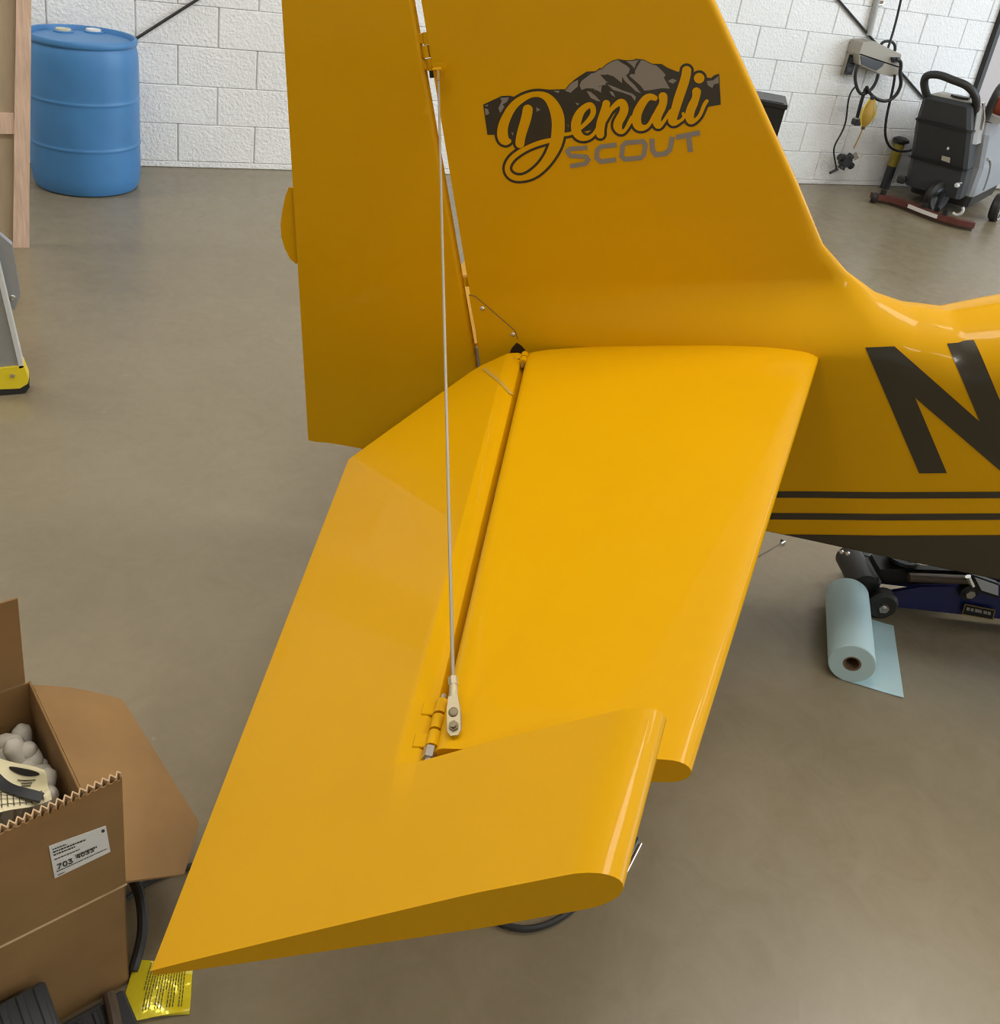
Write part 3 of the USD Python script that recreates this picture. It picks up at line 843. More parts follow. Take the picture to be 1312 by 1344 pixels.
# access panel at the foot of the fin, its two screws and the dark opening round the elevator horn
ap = Polygon([(615, 386), (624, 389), (640, 402), (660, 420), (676, 434), (679, 445), (688, 458), (672, 473), (634, 486)])
plane.part('access_panel', px_decal(ap, 0.0014, 0.012), 'yellow', label='three-cornered access panel at the foot of the fin', smooth=True)
edge = np.array([W(surf(q)[0], -(float(H(*surf(q))) + 0.0012), surf(q)[1]) for q in ((615, 386.5), (624, 389), (640, 402.5), (660, 420), (676, 434), (679, 445))])
plane.part('panel_seam', tube(edge, 0.0009, 5), 'brown_cord', label='thin dark seam of the access panel')
for q in ((633, 405), (673, 439)):
    s_ = surf(q); c_ = W(s_[0], -float(H(*s_)), s_[1])
    plane.part('screw', lathe([(0, 0.004), (0.003, 0.0037), (0.0055, 0.0015), (0.006, -0.001), (0, -0.001)], c_, -AY, 14), 'steel')
op = Polygon([(678, 449), (684, 453), (690, 460), (688, 468), (678, 468), (671, 474), (668, 466), (671, 457)])
plane.part('control_opening', px_decal(op, 0.0020, 0.01), 'black_paint', label='dark opening where the elevator control enters', smooth=True)

# seam tape across the inner elevator
ta, tb2 = el_pt((634, 487), 0.016), el_pt((667, 513), 0.022)
tape = Polygon([(ta[0], ta[1]), (ta[0] + 0.006, ta[1]), (tb2[0] + 0.006, tb2[1]), (tb2[0], tb2[1])])
P_, T_ = trifill(tape.buffer(0.0008), 0.01)
plane.part('seam_tape', trimesh.Trimesh(elev_w(1)(P_[:, 0], P_[:, 1], he(P_[:, 0], P_[:, 1]) + 0.0012), T_, process=False), 'lamp_yellow', label='pale seam tape on the inner elevator', smooth=True)

# brace wires
wa = W(*[mid_((575, 93), -0.045)[0], -0.045, mid_((575, 93), -0.045)[1]])
_f = stab_pt((596, 942), 0.03); ft = W(_f[0], _f[1], 0.030)                    # fork bolt on the stabilizer
_g = on((594.5, 895), unit(C - ft), ft + unit(W(0, 0.9, 0.53) - W(0, 0, 0)) * 0.07); wbp = _g
wb = wbp
lug = cat_([polyplate([W(*[mid_(q, -0.03)[0], -0.03, mid_(q, -0.03)[1]]) for q in ((566, 84), (584, 82), (586, 88), (579, 97), (572, 98))], 0.003),
            cbox(W(mid_((577, 88))[0], -0.022, mid_((577, 88))[1]), (0.02, 0.03, 0.006), np.array([AX, AY, AZ]), ch=0.002)])
plane.part('wire_lug', lug, 'yellow', label='yellow lug for the brace wire on the fin')
pth = plane.part('brace_wire', tube([wa, wb], 0.0024, 8), 'cable_steel', label='steel brace wire from the fin to the right stabilizer')
d_w = unit(wa - wb)
plane.part('wire_end', tube([wa, wa - d_w * 0.035], 0.0036, 8), 'brass', under=pth)
fdir = unit(wb - ft)
fz = unit(np.cross(AX, fdir)); fz = fz if fz @ (C - ft) > 0 else -fz
FF = frame(fdir, fz)
blade = Polygon([(-0.018, 0.0080), (0.008, 0.0080), (0.024, 0.0055), (0.026, -0.0055), (0.008, -0.0080), (-0.018, -0.0080), (-0.024, -0.0045), (-0.024, 0.0045)])
plane.part('fork_end', cat_([cyl(wb + fdir * 0.006, wb - fdir * 0.004, 0.0062, 6), cyl(wb, ft + fdir * 0.022, 0.0050, 12, 0.0062),
                             extrude(blade, 0.003, ft + fz * 0.004, FF), extrude(blade, 0.003, ft - fz * 0.007, FF)]), 'fork_metal', label='pale metal fork end of the brace wire')
plane.part('fork_bolt', cat_([cyl(ft + fz * 0.010 - fdir * 0.013, ft - fz * 0.010 - fdir * 0.013, 0.0062, 6), cyl(ft + fz * 0.013 - fdir * 0.013, ft + fz * 0.010 - fdir * 0.013, 0.0036, 10), lathe([(0, 0.0090), (0.0045, 0.0085), (0.0062, 0.007), (0, 0.007)], ft + fdir * 0.004, fz, 16)]), 'bolt_metal')
plane.part('attach_tang', cbox(ft - AZ * 0.012, (0.003, 0.012, 0.022), np.array([AX, AY, AZ]), ch=0.001), 'steel')
la_ = surf((1026, 712)); lw = W(la_[0], -float(H(*la_)) - 0.004, la_[1])
plane.part('brace_wire', tube([lw, W(0.02, -1.15, -0.026)], 0.0022, 8), 'cable_steel', label='lower brace wire from the fuselage bottom to the right stabilizer')
plane.part('wire_fitting', cat_([cbox(lw, (0.03, 0.006, 0.012), frame(unit(W(0.02, -1.15, -0.026) - lw)), ch=0.002), cyl(lw - AY * 0.006, lw + AY * 0.01, 0.005, 8)]), 'steel')
plane.part('brace_wire', tube([W(mid_((575, 93))[0], 0.045, mid_((575, 93))[1]), W(0.02, 1.15, 0.026)], 0.0024, 8), 'cable_steel', label='brace wire on the far side')
for q in ((1104, 724), (1112, 726)):
    s_ = surf(q); c_ = W(s_[0], -float(H(*s_)), s_[1])
    plane.part('screw', lathe([(0, 0.003), (0.004, 0.0028), (0.0055, 0.001), (0.0055, -0.001), (0, -0.001)], c_, -AY, 12), 'chrome')

# tail wheel below the fuselage, resting on the floor
tw = W(-0.16, 0, 0); tw = np.array([tw[0], tw[1], 0.075])
spr = [W(0.25, 0, belly(0.25) - 0.004), W(0.08, 0, belly(0.08) - 0.012), W(-0.05, 0, -0.42), np.array([tw[0], tw[1], 0.185])]
plane.part('tail_spring', tube(spline(spr, 16), 0.012, 8), 'black_metal', label='black leaf spring of the tail wheel')
pth = plane.part('tail_wheel', lathe([(0.03, -0.028), (0.062, -0.03), (0.074, -0.018), (0.075, 0), (0.074, 0.018), (0.062, 0.03), (0.03, 0.028)], tw, AY, 28), 'rubber', label='small black tail wheel')
plane.part('wheel_hub', cyl(tw - AY * 0.032, tw + AY * 0.032, 0.031, 18), 'grey_paint', under=pth)
plane.part('tail_fork', cat_([cbox(tw + AY * s * 0.042 + np.array([0, 0, 0.05]), (0.03, 0.006, 0.14), np.array([unit([AX[0], AX[1], 0]), AY, [0, 0, 1]]), ch=0.002) for s in (-1, 1)] + [cbox(tw + np.array([0, 0, 0.122]), (0.05, 0.095, 0.012), np.array([unit([AX[0], AX[1], 0]), AY, [0, 0, 1]]), ch=0.002)]), 'black_metal')

# ================================================================ blue drum by the wall
bc = np.array([-0.468, -0.325, 0.0])
drum = Thing('drum', 'blue plastic drum standing against the white block wall', 'drum', bc)
prof = [(0, 0.012), (0.20, 0.012), (0.215, 0.0), (0.232, 0.006), (0.243, 0.03), (0.249, 0.08)]
for zz in (0.225, 0.44):
    prof += [(0.2495, zz - 0.022), (0.2475, zz - 0.012), (0.2505, zz - 0.006), (0.2525, zz), (0.2505, zz + 0.006), (0.2475, zz + 0.012), (0.2495, zz + 0.022)]
prof += [(0.249, 0.60), (0.246, 0.645), (0.241, 0.672), (0.236, 0.682), (0.236, 0.690)]
drum.part('body', lathe(prof + [(0, 0.690)], bc, sides=72), 'blue_plastic', smooth=40)
drum.part('rim', lathe([(0.234, 0.684), (0.243, 0.688), (0.246, 0.698), (0.245, 0.712), (0.239, 0.718), (0.231, 0.716), (0.227, 0.704), (0.224, 0.692), (0.234, 0.684)], bc, sides=72), 'blue_plastic', smooth=50)
drum.part('top', lathe([(0, 0.701), (0.20, 0.699), (0.229, 0.694), (0.229, 0.688), (0, 0.688)], bc, sides=60), 'blue_plastic')
for q, mm in (((83, 40), 'cream'), ((138, 34), 'white_plastic')):
    b = fl(q, 0.705); b[2] = 0.699
    d = b[:2] - bc[:2]
    if np.linalg.norm(d) > 0.185: b[:2] = bc[:2] + d / np.linalg.norm(d) * 0.185
    pth = drum.part('bung_collar', lathe([(0.045, 0.0), (0.045, 0.006), (0.036, 0.008), (0.036, 0.0), (0.045, 0)], b, sides=28), 'blue_plastic')
    drum.part('bung', lathe([(0, 0.011), (0.022, 0.011), (0.024, 0.016), (0.034, 0.016), (0.035, 0.002), (0, 0.002)], b, sides=28), mm, under=pth, label='pale screw plug')

# ================================================================ black cables strung on the wall
a, b = wl((186, 46), -0.02), wl((258, 0), -0.02); dd = unit(b - a)
solo('wall_cable', 'thin black cable running up across the wall from behind the blue drum', 'cable', tube([a - dd * 0.15, a, b, b + dd * 1.6], 0.0075, 8), 'rubber', a)
a, b = wl((1100, 0), -0.02), wl((1203, 119), -0.02); dd = unit(b - a)
solo('wall_cable', 'thin black cable running down across the wall towards the floor scrubber', 'cable', tube([a - dd * 1.2, a, b, b + dd * 0.12], 0.009, 8), 'rubber', b)

# ================================================================ gear on the wall
cd = Thing('conduit', 'grey metal conduit pipe running down the block wall to an outlet box', 'conduit', wl((1137, 56), -0.03))
cd.part('pipe', tube([wl((1153, -8), -0.03) + np.array([0, 0, 1.2]), wl((1153, -8), -0.03), wl((1140, 46), -0.03)], 0.020, 12), 'grey_paint')
cd.part('clamp', cat_([cbox(wl((1152, 4), -0.012), (0.10, 0.012, 0.03), ch=0.003), cyl(wl((1157, 3), -0.018), wl((1157, 3), -0.04), 0.012, 10)]), 'steel')
ob = Thing('outlet_box', 'grey outlet box on the wall beside the beige cord box', 'outlet box', wl((1125, 88), -0.04))
ob.part('body', cbox(wl((1116, 85), -0.037), (0.085, 0.07, 0.15), ch=0.006), 'tan_plastic', smooth=False)
ob.part('cover', cbox(wl((1116, 85), -0.073), (0.075, 0.008, 0.135), ch=0.003), 'black_metal', smooth=False)
for s_ in (-1, 1): ob.part('socket', cbox(wl((1116, 85), -0.077) + np.array([0, 0, 0.03 * s_]), (0.045, 0.008, 0.035), ch=0.002), 'dark_plastic', smooth=False)
# beige cord box: sloping lid, dark underside, black handle
YB = -0.14
cb0 = wl((1153, 78), YB)
cbx = Thing('cord_box', 'beige box with a black handle hanging on the wall above coiled cords', 'box', cb0)
up = [wl(q, YB) for q in ((1133, 56), (1147, 55), (1182, 72), (1179, 88), (1128, 71))]
lo = [wl(q, YB) for q in ((1128, 71), (1179, 88), (1178, 98), (1170, 100), (1158, 97), (1128, 84))]
def prism(P, depth): P = np.asarray(P); return extrude(Polygon(P[:, [0, 2]]).buffer(0.004, 3).simplify(0.001), depth, (0, P[0, 1] + depth, 0), np.array([[1, 0, 0], [0, 0, 1], [0, -1, 0]]))
cbx.part('lid', prism(up, 0.12), 'tan_plastic', smooth=30)
cbx.part('tray', prism(lo, 0.115), 'tan_plastic', smooth=30)
cbx.part('shade_panel', prism([wl(q, YB - 0.004) for q in ((1130, 74), (1160, 83), (1157, 87), (1150, 92), (1131, 84))], 0.01), 'dark_plastic', smooth=30, label='dark recess on the front of the box')
cbx.part('latch', prism([wl(q, YB - 0.008) for q in ((1170, 76), (1180, 76), (1182, 81), (1171, 81))], 0.014), 'black_metal', smooth=30)
hp = [wl(q, YB + 0.05) for q in ((1155, 61), (1158, 56), (1164, 54), (1174, 60), (1174, 66), (1168, 67))]
cbx.part('handle', tube(spline(hp, 22), 0.010, 8), 'rubber')
# cords
Pw = lambda l, y: np.array([wl(q, y) for q in l])
loop1 = spline(Pw([(1126, 85), (1122, 100), (1124, 114), (1130, 123), (1140, 120), (1148, 110), (1152, 97)], -0.16), 40)
solo('cord', 'black cord looped directly below the beige cord box', 'cord', tube(loop1, 0.011, 8), 'rubber', loop1[0])
loop2 = spline(Pw([(1137, 114), (1143, 124), (1156, 132), (1168, 131), (1178, 121), (1182, 108), (1181, 97), (1182, 84), (1176, 78)], -0.18), 50)
solo('cord', 'thick black cord looping from the right end of the beige cord box', 'cord', tube(loop2, 0.012, 8), 'rubber', loop2[0])
c3 = spline(np.vstack([Pw([(1122, 114), (1115, 125), (1112, 140), (1108, 165), (1101, 180), (1095, 192), (1095, 208), (1097, 222)], -0.13)]), 50)
solo('cord', 'thin black cord hanging down the wall left of the yellow lamp', 'cord', tube(c3, 0.006, 8), 'rubber', c3[0])
pl_ = Thing('cord_plug', 'short black cord end lying against the wall below the thin hanging cord', 'plug', wl((1094, 226), -0.12))
pl_.part('plug', tube(Pw([(1089, 227), (1099, 222)], -0.13), 0.010, 8), 'rubber')
pl_.part('prong', tube(Pw([(1099, 222), (1101, 221)], -0.13), 0.004, 6), 'steel')
c4 = spline(Pw([(1174, 98), (1171, 118), (1166, 140), (1162, 162), (1162, 180), (1168, 193), (1178, 198), (1192, 198), (1202, 195)], -0.15), 50)
solo('cord', 'black cord hanging from the cord box and sweeping right to the floor scrubber', 'cord', tube(c4, 0.009, 8), 'rubber', c4[0])
tail = Thing('cord_socket', 'thick short black cord with a square socket end below the cord box', 'cord', wl((1124, 160), -0.16))
tail.part('lead', tube(spline(Pw([(1136, 116), (1131, 130), (1127, 145), (1124, 156)], -0.16), 16), 0.012, 8), 'rubber')
tail.part('socket', cbox(wl((1123.5, 160), -0.16), (0.06, 0.05, 0.045), ch=0.008), 'dark_plastic', smooth=False)
tail.part('ring', cbox(wl((1125, 155.5), -0.16), (0.05, 0.042, 0.012), ch=0.004), 'grey_paint', smooth=False)
# upright cord from above
solo('cord', 'black cord dropping from above to the handle of the beige cord box', 'cord', tube(spline([wl((1184, -10), -0.1) + np.array([0, 0, 1.0]), wl((1184, -10), -0.1), wl((1175, 30), -0.11), wl((1164, 66), -0.13)], 24), 0.008, 8), 'rubber', wl((1164, 66), -0.13))
# yellow work lamp hanging
wla, wlb = wl((1144, 130), -0.25), wl((1133, 166), -0.25)
wlamp = Thing('work_lamp', 'yellow cage-shaped work lamp hanging on the wall', 'lamp', wlb)
L_ = np.linalg.norm(wlb - wla)
wlamp.part('body', lathe([(0, 0), (0.016, 0.004), (0.03, L_ * 0.2), (0.046, L_ * 0.45), (0.046, L_ * 0.62), (0.034, L_ * 0.85), (0.014, L_), (0, L_)], wla, wlb - wla, 20), 'lamp_yellow')
wlamp.part('top_cap', cyl(wla - unit(wlb - wla) * 0.02, wla + unit(wlb - wla) * 0.02, 0.015, 12), 'rubber')
wlamp.part('end_cap', cyl(wlb - unit(wlb - wla) * 0.01, wlb + unit(wlb - wla) * 0.02, 0.013, 12), 'brown_cord')
wlamp.part('cord', tube(spline([wlb, wl((1127, 180), -0.22), wl((1120, 195), -0.19)], 14), 0.005, 6), 'lamp_yellow')
for s_ in (-1, 1):
    ca = [wla + np.array([s_ * 0.02, 0, 0]), (wla + wlb) / 2 + np.array([s_ * 0.062, -0.01, 0]), wlb + np.array([s_ * 0.015, 0, 0])]
    wlamp.part('guard_wire', tube(spline(ca, 14), 0.004, 6), 'safety_yellow')
# four-way splitter
sc = wl((1109, 211), -0.12)
spx = Thing('cord_splitter', 'black cross-shaped four-way power splitter hanging low on the wall', 'plug', sc)
arms = [wl(q, -0.12) for q in ((1102, 206), (1117, 204), (1117, 218), (1103, 222))]
spx.part('hub', cyl(sc + np.array([0, 0.03, 0]), sc - np.array([0, 0.03, 0]), 0.042, 16), 'rubber')
for a in arms: spx.part('arm', cat_([cyl(sc, a, 0.022, 12, 0.027)]), 'rubber')
spx.part('label_tag', polyplate([wl(q, -0.10) for q in ((1118, 203), (1123, 199), (1127, 207), (1121, 211))], 0.002), 'tan_plastic', smooth=False)

# black bin behind the fin
bb = wl((1031, 139), -0.45)
bn = Thing('bin', 'black square bin standing by the wall, mostly hidden behind the fin', 'bin', (bb[0] - 0.2, bb[1] + 0.2, 0))
Fb = frame(unit([0.80, -0.60, 0.0]))
tr_ = wl((1033, 138), -0.62)
hb = tr_[2]
ctr = np.array([tr_[0], tr_[1], 0]) - Fb[0] * 0.19 + Fb[1] * 0.19
def tapered(c, w0, w1, d0, d1, h, F, z0=0.0):
    v = []
    for z, w, d in ((z0, w0, d0), (h, w1, d1)):
        for sx, sy in ((-1, -1), (1, -1), (1, 1), (-1, 1)): v.append(c + F[0] * sx * w / 2 + F[1] * sy * d / 2 + np.array([0, 0, z]))
    return trimesh.convex.convex_hull(np.array(v))
bn.part('body', tapered(ctr, 0.34, 0.37, 0.34, 0.37, hb - 0.03, Fb), 'black_metal', smooth=False)
bn.part('rim', cbox(ctr + np.array([0, 0, hb - 0.015]), (0.39, 0.39, 0.03), Fb, ch=0.004), 'black_metal', smooth=False)
bn.part('lid', cbox(ctr + np.array([0, 0, hb + 0.001]), (0.34, 0.34, 0.006), Fb, ch=0.002), 'black_metal', smooth=False)

# ================================================================ floor scrubber
su, sv, S0 = np.array([0.888, 0.46, 0.0]), np.array([0.46, -0.888, 0.0]), np.array([4.9, -0.665, 0.0])
su = unit(su); sv = unit(sv)
def S(f, l, z): return S0 + su * f + sv * l + np.array([0, 0, z])
SF = np.array([su, -sv, [0, 0, 1.0]])
scr = Thing('floor_scrubber', 'dark grey walk-behind floor scrubber with a black loop handle and grey front tank', 'floor scrubber', S0 + su * 0.4)
def loft(secs):
    """Convex hulls between successive rectangular sections (f0, f1, l0, l1, z) of the machine."""
    ms = []
    for a, b in zip(secs[:-1], secs[1:]):
        pts = []
        for f0, f1, l0, l1, z in (a, b):
            e = 0.025
            for f, l in ((f0 + e, l0), (f1 - e, l0), (f1, l0 + e), (f1, l1 - e), (f1 - e, l1), (f0 + e, l1), (f0, l1 - e), (f0, l0 + e)): pts.append(S(f, l, z))
        ms.append(trimesh.convex.convex_hull(np.array(pts)))
    return cat_(ms)
def onf(q, f): return on(q, su, S(f, 0, 0))
def lz(q, f): P = onf(q, f) - S0; return P @ sv, P[2]
scr.part('lower_body', loft([(0.16, 0.36, -0.21, 0.175, 0.13), (0.13, 0.33, -0.225, 0.165, 0.34)]), 'dark_plastic', smooth=False)
scr.part('rear_tank', loft([(0.12, 0.32, -0.225, 0.165, 0.345), (0.0, 0.22, -0.235, 0.135, 0.60)]), 'dark_plastic', smooth=False)
scr.part('control_head', loft([(0.0, 0.24, -0.235, 0.130, 0.606), (-0.05, 0.24, -0.225, 0.095, 0.76), (-0.03, 0.22, -0.20, 0.075, 0.785)]), 'dark_plastic', smooth=False)
scr.part('console', loft([(-0.02, 0.21, -0.19, 0.065, 0.787), (0.02, 0.20, -0.17, 0.05, 0.80)]), 'tan_plastic', smooth=False, label='tan control console on top')
scr.part('display', loft([(0.0, 0.1, -0.07, 0.045, 0.800), (0.0, 0.1, -0.07, 0.045, 0.812)]), 'black_metal', smooth=False)
hl = spline([S(0.05, -0.20, 0.74), S(-0.06, -0.23, 0.83), S(-0.10, -0.225, 0.905), S(-0.10, -0.15, 0.925), S(-0.09, -0.06, 0.912), S(-0.08, 0.03, 0.895), S(-0.04, 0.085, 0.85), S(0.06, 0.10, 0.76), S(0.12, 0.105, 0.70)], 50)
scr.part('handle', tube(hl, 0.026, 12), 'rubber', label='black loop handle')
scr.part('side_bracket', loft([(0.12, 0.30, 0.12, 0.165, 0.52), (0.06, 0.22, 0.09, 0.135, 0.76)]), 'grey_paint', smooth=False, label='grey handle bracket on the right')
scr.part('side_strip', tube([S(0.08, 0.13, 0.80), S(0.14, 0.155, 0.70), S(0.15, 0.165, 0.62)], 0.010, 8), 'chrome')
for z_ in (0.33, 0.60): scr.part('seam_band', loft([(0.115 if z_ < 0.5 else -0.012, 0.26, -0.24, 0.168 if z_ < 0.5 else 0.14, z_), (0.11 if z_ < 0.5 else -0.014, 0.26, -0.24, 0.168 if z_ < 0.5 else 0.14, z_ + 0.016)]), 'black_metal', smooth=False)
scr.part('warning_label', polyplate([onf(q, 0.085) for q in ((1236, 204), (1247, 207), (1246, 214), (1235, 210))], 0.003), 'tan_plastic', smooth=False, label='pale warning label')
scr.part('drain_cap', cbox(onf((1245, 192), 0.07), (0.02, 0.016, 0.05), SF, ch=0.004), 'ring_white')
scr.part('rear_wheel', lathe([(0.03, -0.03), (0.10, -0.032), (0.112, -0.015), (0.112, 0.015), (0.10, 0.032), (0.03, 0.03)], S(0.16, 0.0, 0.115) + sv * 0.03, sv * 0.9 - su * 0.35, 28), 'rubber')
scr.part('rear_wheel_disc', lathe([(0, 0.036), (0.06, 0.036), (0.075, 0.03), (0.075, -0.03), (0, -0.03)], S(0.16, 0.0, 0.115) + sv * 0.03, sv * 0.9 - su * 0.35, 24), 'dark_plastic')
scr.part('corner_bumper', cbox(S(0.14, -0.232, 0.165), (0.06, 0.06, 0.055), SF, ch=0.012), 'rubber', smooth=False)
scr.part('valve_lever', cat_([tube([onf((1253, 242), 0.06), onf((1262, 240), 0.06)], 0.006, 6), lathe([(0, 0), (0.018, 0.003), (0.012, 0.03), (0, 0.032)], onf((1256, 243), 0.07), -su, 10)]), 'ring_white')
scr.part('clip', tube(spline([onf(q, -0.02) for q in ((1250, 279), (1256, 282), (1262, 279), (1263, 272))], 12), 0.010, 8), 'ring_white', label='bright bent clip')
# front grey tank
scr.part('front_tank', loft([(0.37, 1.25, -0.22, 0.215, 0.13), (0.34, 1.28, -0.22, 0.22, 0.34), (0.25, 1.20, -0.22, 0.20, 0.58), (0.27, 1.10, -0.20, 0.18, 0.66)]), 'grey_plastic', smooth=False, label='light grey front tank')
scr.part('front_skirt', loft([(0.37, 1.15, -0.21, 0.20, 0.05), (0.37, 1.18, -0.22, 0.21, 0.13)]), 'rubber', smooth=False)
arc = [S(0.38 + 0.26 * math.sin(t), 0.222, 0.15 + 0.26 * math.cos(t)) for t in np.linspace(0, math.pi / 2, 14)]
scr.part('wheel_arch', tube(arc, 0.010, 8), 'grey_paint')
wc = fl((1300, 291)); wc = wc + np.array([0, 0, 0.10]) + su * 0.05
pth = scr.part('front_wheel', lathe([(0.05, -0.03), (0.09, -0.032), (0.10, -0.018), (0.10, 0.018), (0.09, 0.032), (0.05, 0.03)], wc, sv, 30), 'rubber', label='black front wheel')
scr.part('wheel_rim', lathe([(0.076, 0.033), (0.086, 0.035), (0.086, 0.028), (0.076, 0.028), (0.076, 0.033)], wc, sv, 30), 'ring_white', under=pth)
scr.part('wheel_hub', cat_([cyl(wc + sv * 0.0, wc + sv * 0.034, 0.02, 12)] + [cbox(wc + sv * 0.03 + (math.cos(t) * su + math.sin(t) * np.array([0, 0, 1])) * 0.045, (0.07, 0.008, 0.012), np.array([math.cos(t) * su + math.sin(t) * np.array([0, 0, 1.0]), sv, -math.sin(t) * su + math.cos(t) * np.array([0, 0, 1.0])]), ch=0.002) for t in np.arange(5) * 2 * math.pi / 5]), 'grey_paint', under=pth)
# red service lid and hook lever in front of the handle
scr.part('red_lid', extrude(Polygon([(0.0, 0.0), (0.34, 0.06), (0.36, -0.14), (0.2, -0.16), (0.06, -0.06)]).buffer(0.012), 0.30, S(0.20, 0.16, 0.845), np.array([su, [0, 0, 1.0], -np.cross(su, [0, 0, 1.0]) * -1])), 'orange_red', smooth=30, label='orange-red hinged lid')
scr.part('hook_lever', tube(spline([S(0.22, 0.15, 0.68), S(0.20, 0.16, 0.80), S(0.21, 0.17, 0.88), S(0.28, 0.17, 0.91), S(0.42, 0.17, 0.88), S(0.65, 0.17, 0.84)], 30), 0.026, 10), 'rubber')
scr.part('clear_bowl', lathe([(0.02, -0.06), (0.07, -0.05), (0.088, 0.0), (0.085, 0.01), (0.066, -0.04), (0.02, -0.05), (0.02, -0.06)], S(0.34, 0.16, 0.72), (0.1, -0.2, 1), 24), 'grey_paint')
# squeegee
sq = [fl((1144, 257), 0.045), fl((1175, 263), 0.045), fl((1210, 276), 0.045), fl((1245, 288), 0.045), fl((1277, 295), 0.045)]
sqs = spline(sq, 24)
def ribbon(P, w, h, off=0.0, zoff=0.0):
    P = np.asarray(P); Tn = np.gradient(P, axis=0); Tn /= np.linalg.norm(Tn, axis=1, keepdims=True)
    S_ = np.cross(Tn, [0, 0, 1.0]); S_ /= np.linalg.norm(S_, axis=1, keepdims=True); N_ = np.cross(S_, Tn)
    c = P + S_ * off + np.array([0, 0, zoff])
    T_ = np.stack([c - S_ * w / 2 + N_ * h / 2, c + S_ * w / 2 + N_ * h / 2], 1); B_ = np.stack([c - S_ * w / 2 - N_ * h / 2, c + S_ * w / 2 - N_ * h / 2], 1)
    return loft_skin(T_, B_)
pth = scr.part('squeegee', ribbon(sqs, 0.055, 0.04), 'red_paint', smooth=False, label='red-brown curved squeegee bar')
scr.part('squeegee_blade', ribbon(sqs, 0.012, 0.045, 0.0, -0.0225), 'brown_cord', under=pth, smooth=False)
scr.part('squeegee_label', ribbon(sqs[9:17], 0.006, 0.026, 0.029), 'label', under=pth, smooth=False, label='pale strip on the squeegee bar')
for k in (2, 12, 17): scr.part('squeegee_knob', cyl(sqs[k] + np.array([0, 0, 0.018]), sqs[k] + np.array([0, 0, 0.055]), 0.02, 10), 'black_metal', under=pth)
scr.part('end_roller', lathe([(0, -0.015), (0.035, -0.015), (0.038, 0), (0.035, 0.015), (0, 0.015)], sqs[1] + np.array([0, 0, -0.005]) - su * 0.035, sv, 16), 'rubber', under=pth)
scr.part('link_arm', tube([S(0.2, 0.05, 0.16), (sqs[15] + np.array([0, 0, 0.04]))], 0.02, 8), 'black_metal')
# post leaning beside the scrubber
pb = fl((1160, 247)); ptp = on((1183, 183), (0, 1, 0), pb)
pst = Thing('floor_post', 'short black post with a yellow band and round cap beside the red squeegee', 'post', pb)
ax_ = unit(ptp - pb); Lp = np.linalg.norm(ptp - pb)
pst.part('shaft', cyl(pb, pb + ax_ * Lp * 0.96, 0.034, 18), 'dark_plastic')
pst.part('band', cyl(pb + ax_ * Lp * 0.46, pb + ax_ * Lp * 0.90, 0.036, 18), 'yellow_band', label='dull yellow band')
pst.part('cap', lathe([(0, 0.045), (0.03, 0.044), (0.058, 0.03), (0.062, 0.012), (0.045, 0.0), (0, 0.0)], pb + ax_ * Lp * 0.93, ax_, 22), 'black_metal')

# ================================================================ floor jack
ju, jv = unit([0.917, -0.40, 0.0]), unit([0.40, 0.917, 0.0])
J0 = fl((1151, 812))
def Jp(u_, v_, z): return J0 + ju * u_ + jv * v_ + np.array([0, 0, z])
JF = np.array([ju, jv, [0, 0, 1.0]])
jack = Thing('floor_jack', 'blue low hydraulic floor jack with black wheels under the fuselage', 'jack', Jp(0.3, 0.1, 0))
for v_ in (0.0, 0.16):
    w0 = Jp(0.0, v_ + 0.012, 0.043)
    pth = jack.part('wheel', lathe([(0, -0.018), (0.034, -0.018), (0.042, -0.012), (0.043, 0), (0.042, 0.012), (0.034, 0.018), (0, 0.018)], w0, jv, 28), 'rubber')
    jack.part('axle_nut', cat_([cyl(w0 - jv * 0.016, w0 - jv * 0.026, 0.014, 6), cyl(w0 - jv * 0.026, w0 - jv * 0.032, 0.008, 12)]), 'steel', under=pth)
side_poly = Polygon([(0.0, 0.030), (0.03, 0.022), (0.35, 0.022), (0.75, 0.028), (0.75, 0.15), (0.36, 0.145), (0.24, 0.118), (0.10, 0.095), (0.02, 0.065)])
for v_ in (0.030, 0.125): jack.part('side_frame', extrude(side_poly, 0.010, Jp(0, v_ + 0.01, 0), np.array([ju, [0, 0, 1.0], np.cross(ju, [0, 0, 1.0])])), 'jack_blue', smooth=False, label='dark blue side frame')
jack.part('axle', cyl(Jp(0, -0.01, 0.043), Jp(0, 0.185, 0.043), 0.012, 12), 'black_metal')
arm_poly = Polygon([(-0.02, 0.085), (0.02, 0.075), (0.22, 0.105), (0.24, 0.125), (0.22, 0.145), (0.05, 0.128), (-0.01, 0.118)])
jack.part('lift_arm', extrude(arm_poly, 0.065, Jp(0, 0.055 + 0.065, 0), np.array([ju, [0, 0, 1.0], np.cross(ju, [0, 0, 1.0])])), 'black_metal', smooth=30, label='black lifting arm')
jack.part('arm_rod', tube([Jp(0.06, 0.035, 0.118), Jp(0.215, 0.03, 0.135)], 0.012, 12), 'brown_cord', label='dark brown rod along the arm')
jack.part('saddle', lathe([(0, 0), (0.03, 0.0), (0.045, 0.012), (0.046, 0.022), (0.036, 0.022), (0.03, 0.014), (0, 0.014)], Jp(0.055, 0.09, 0.128), (0, 0, 1), 24), 'black_metal')
ringp = [Jp(0.10 + 0.03 * math.cos(t), 0.07 + 0.02 * math.sin(t), 0.152 + 0.012 * math.sin(2 * t) * 0 + 0.004 * math.cos(t)) for t in np.arange(20) * 2 * math.pi / 20]
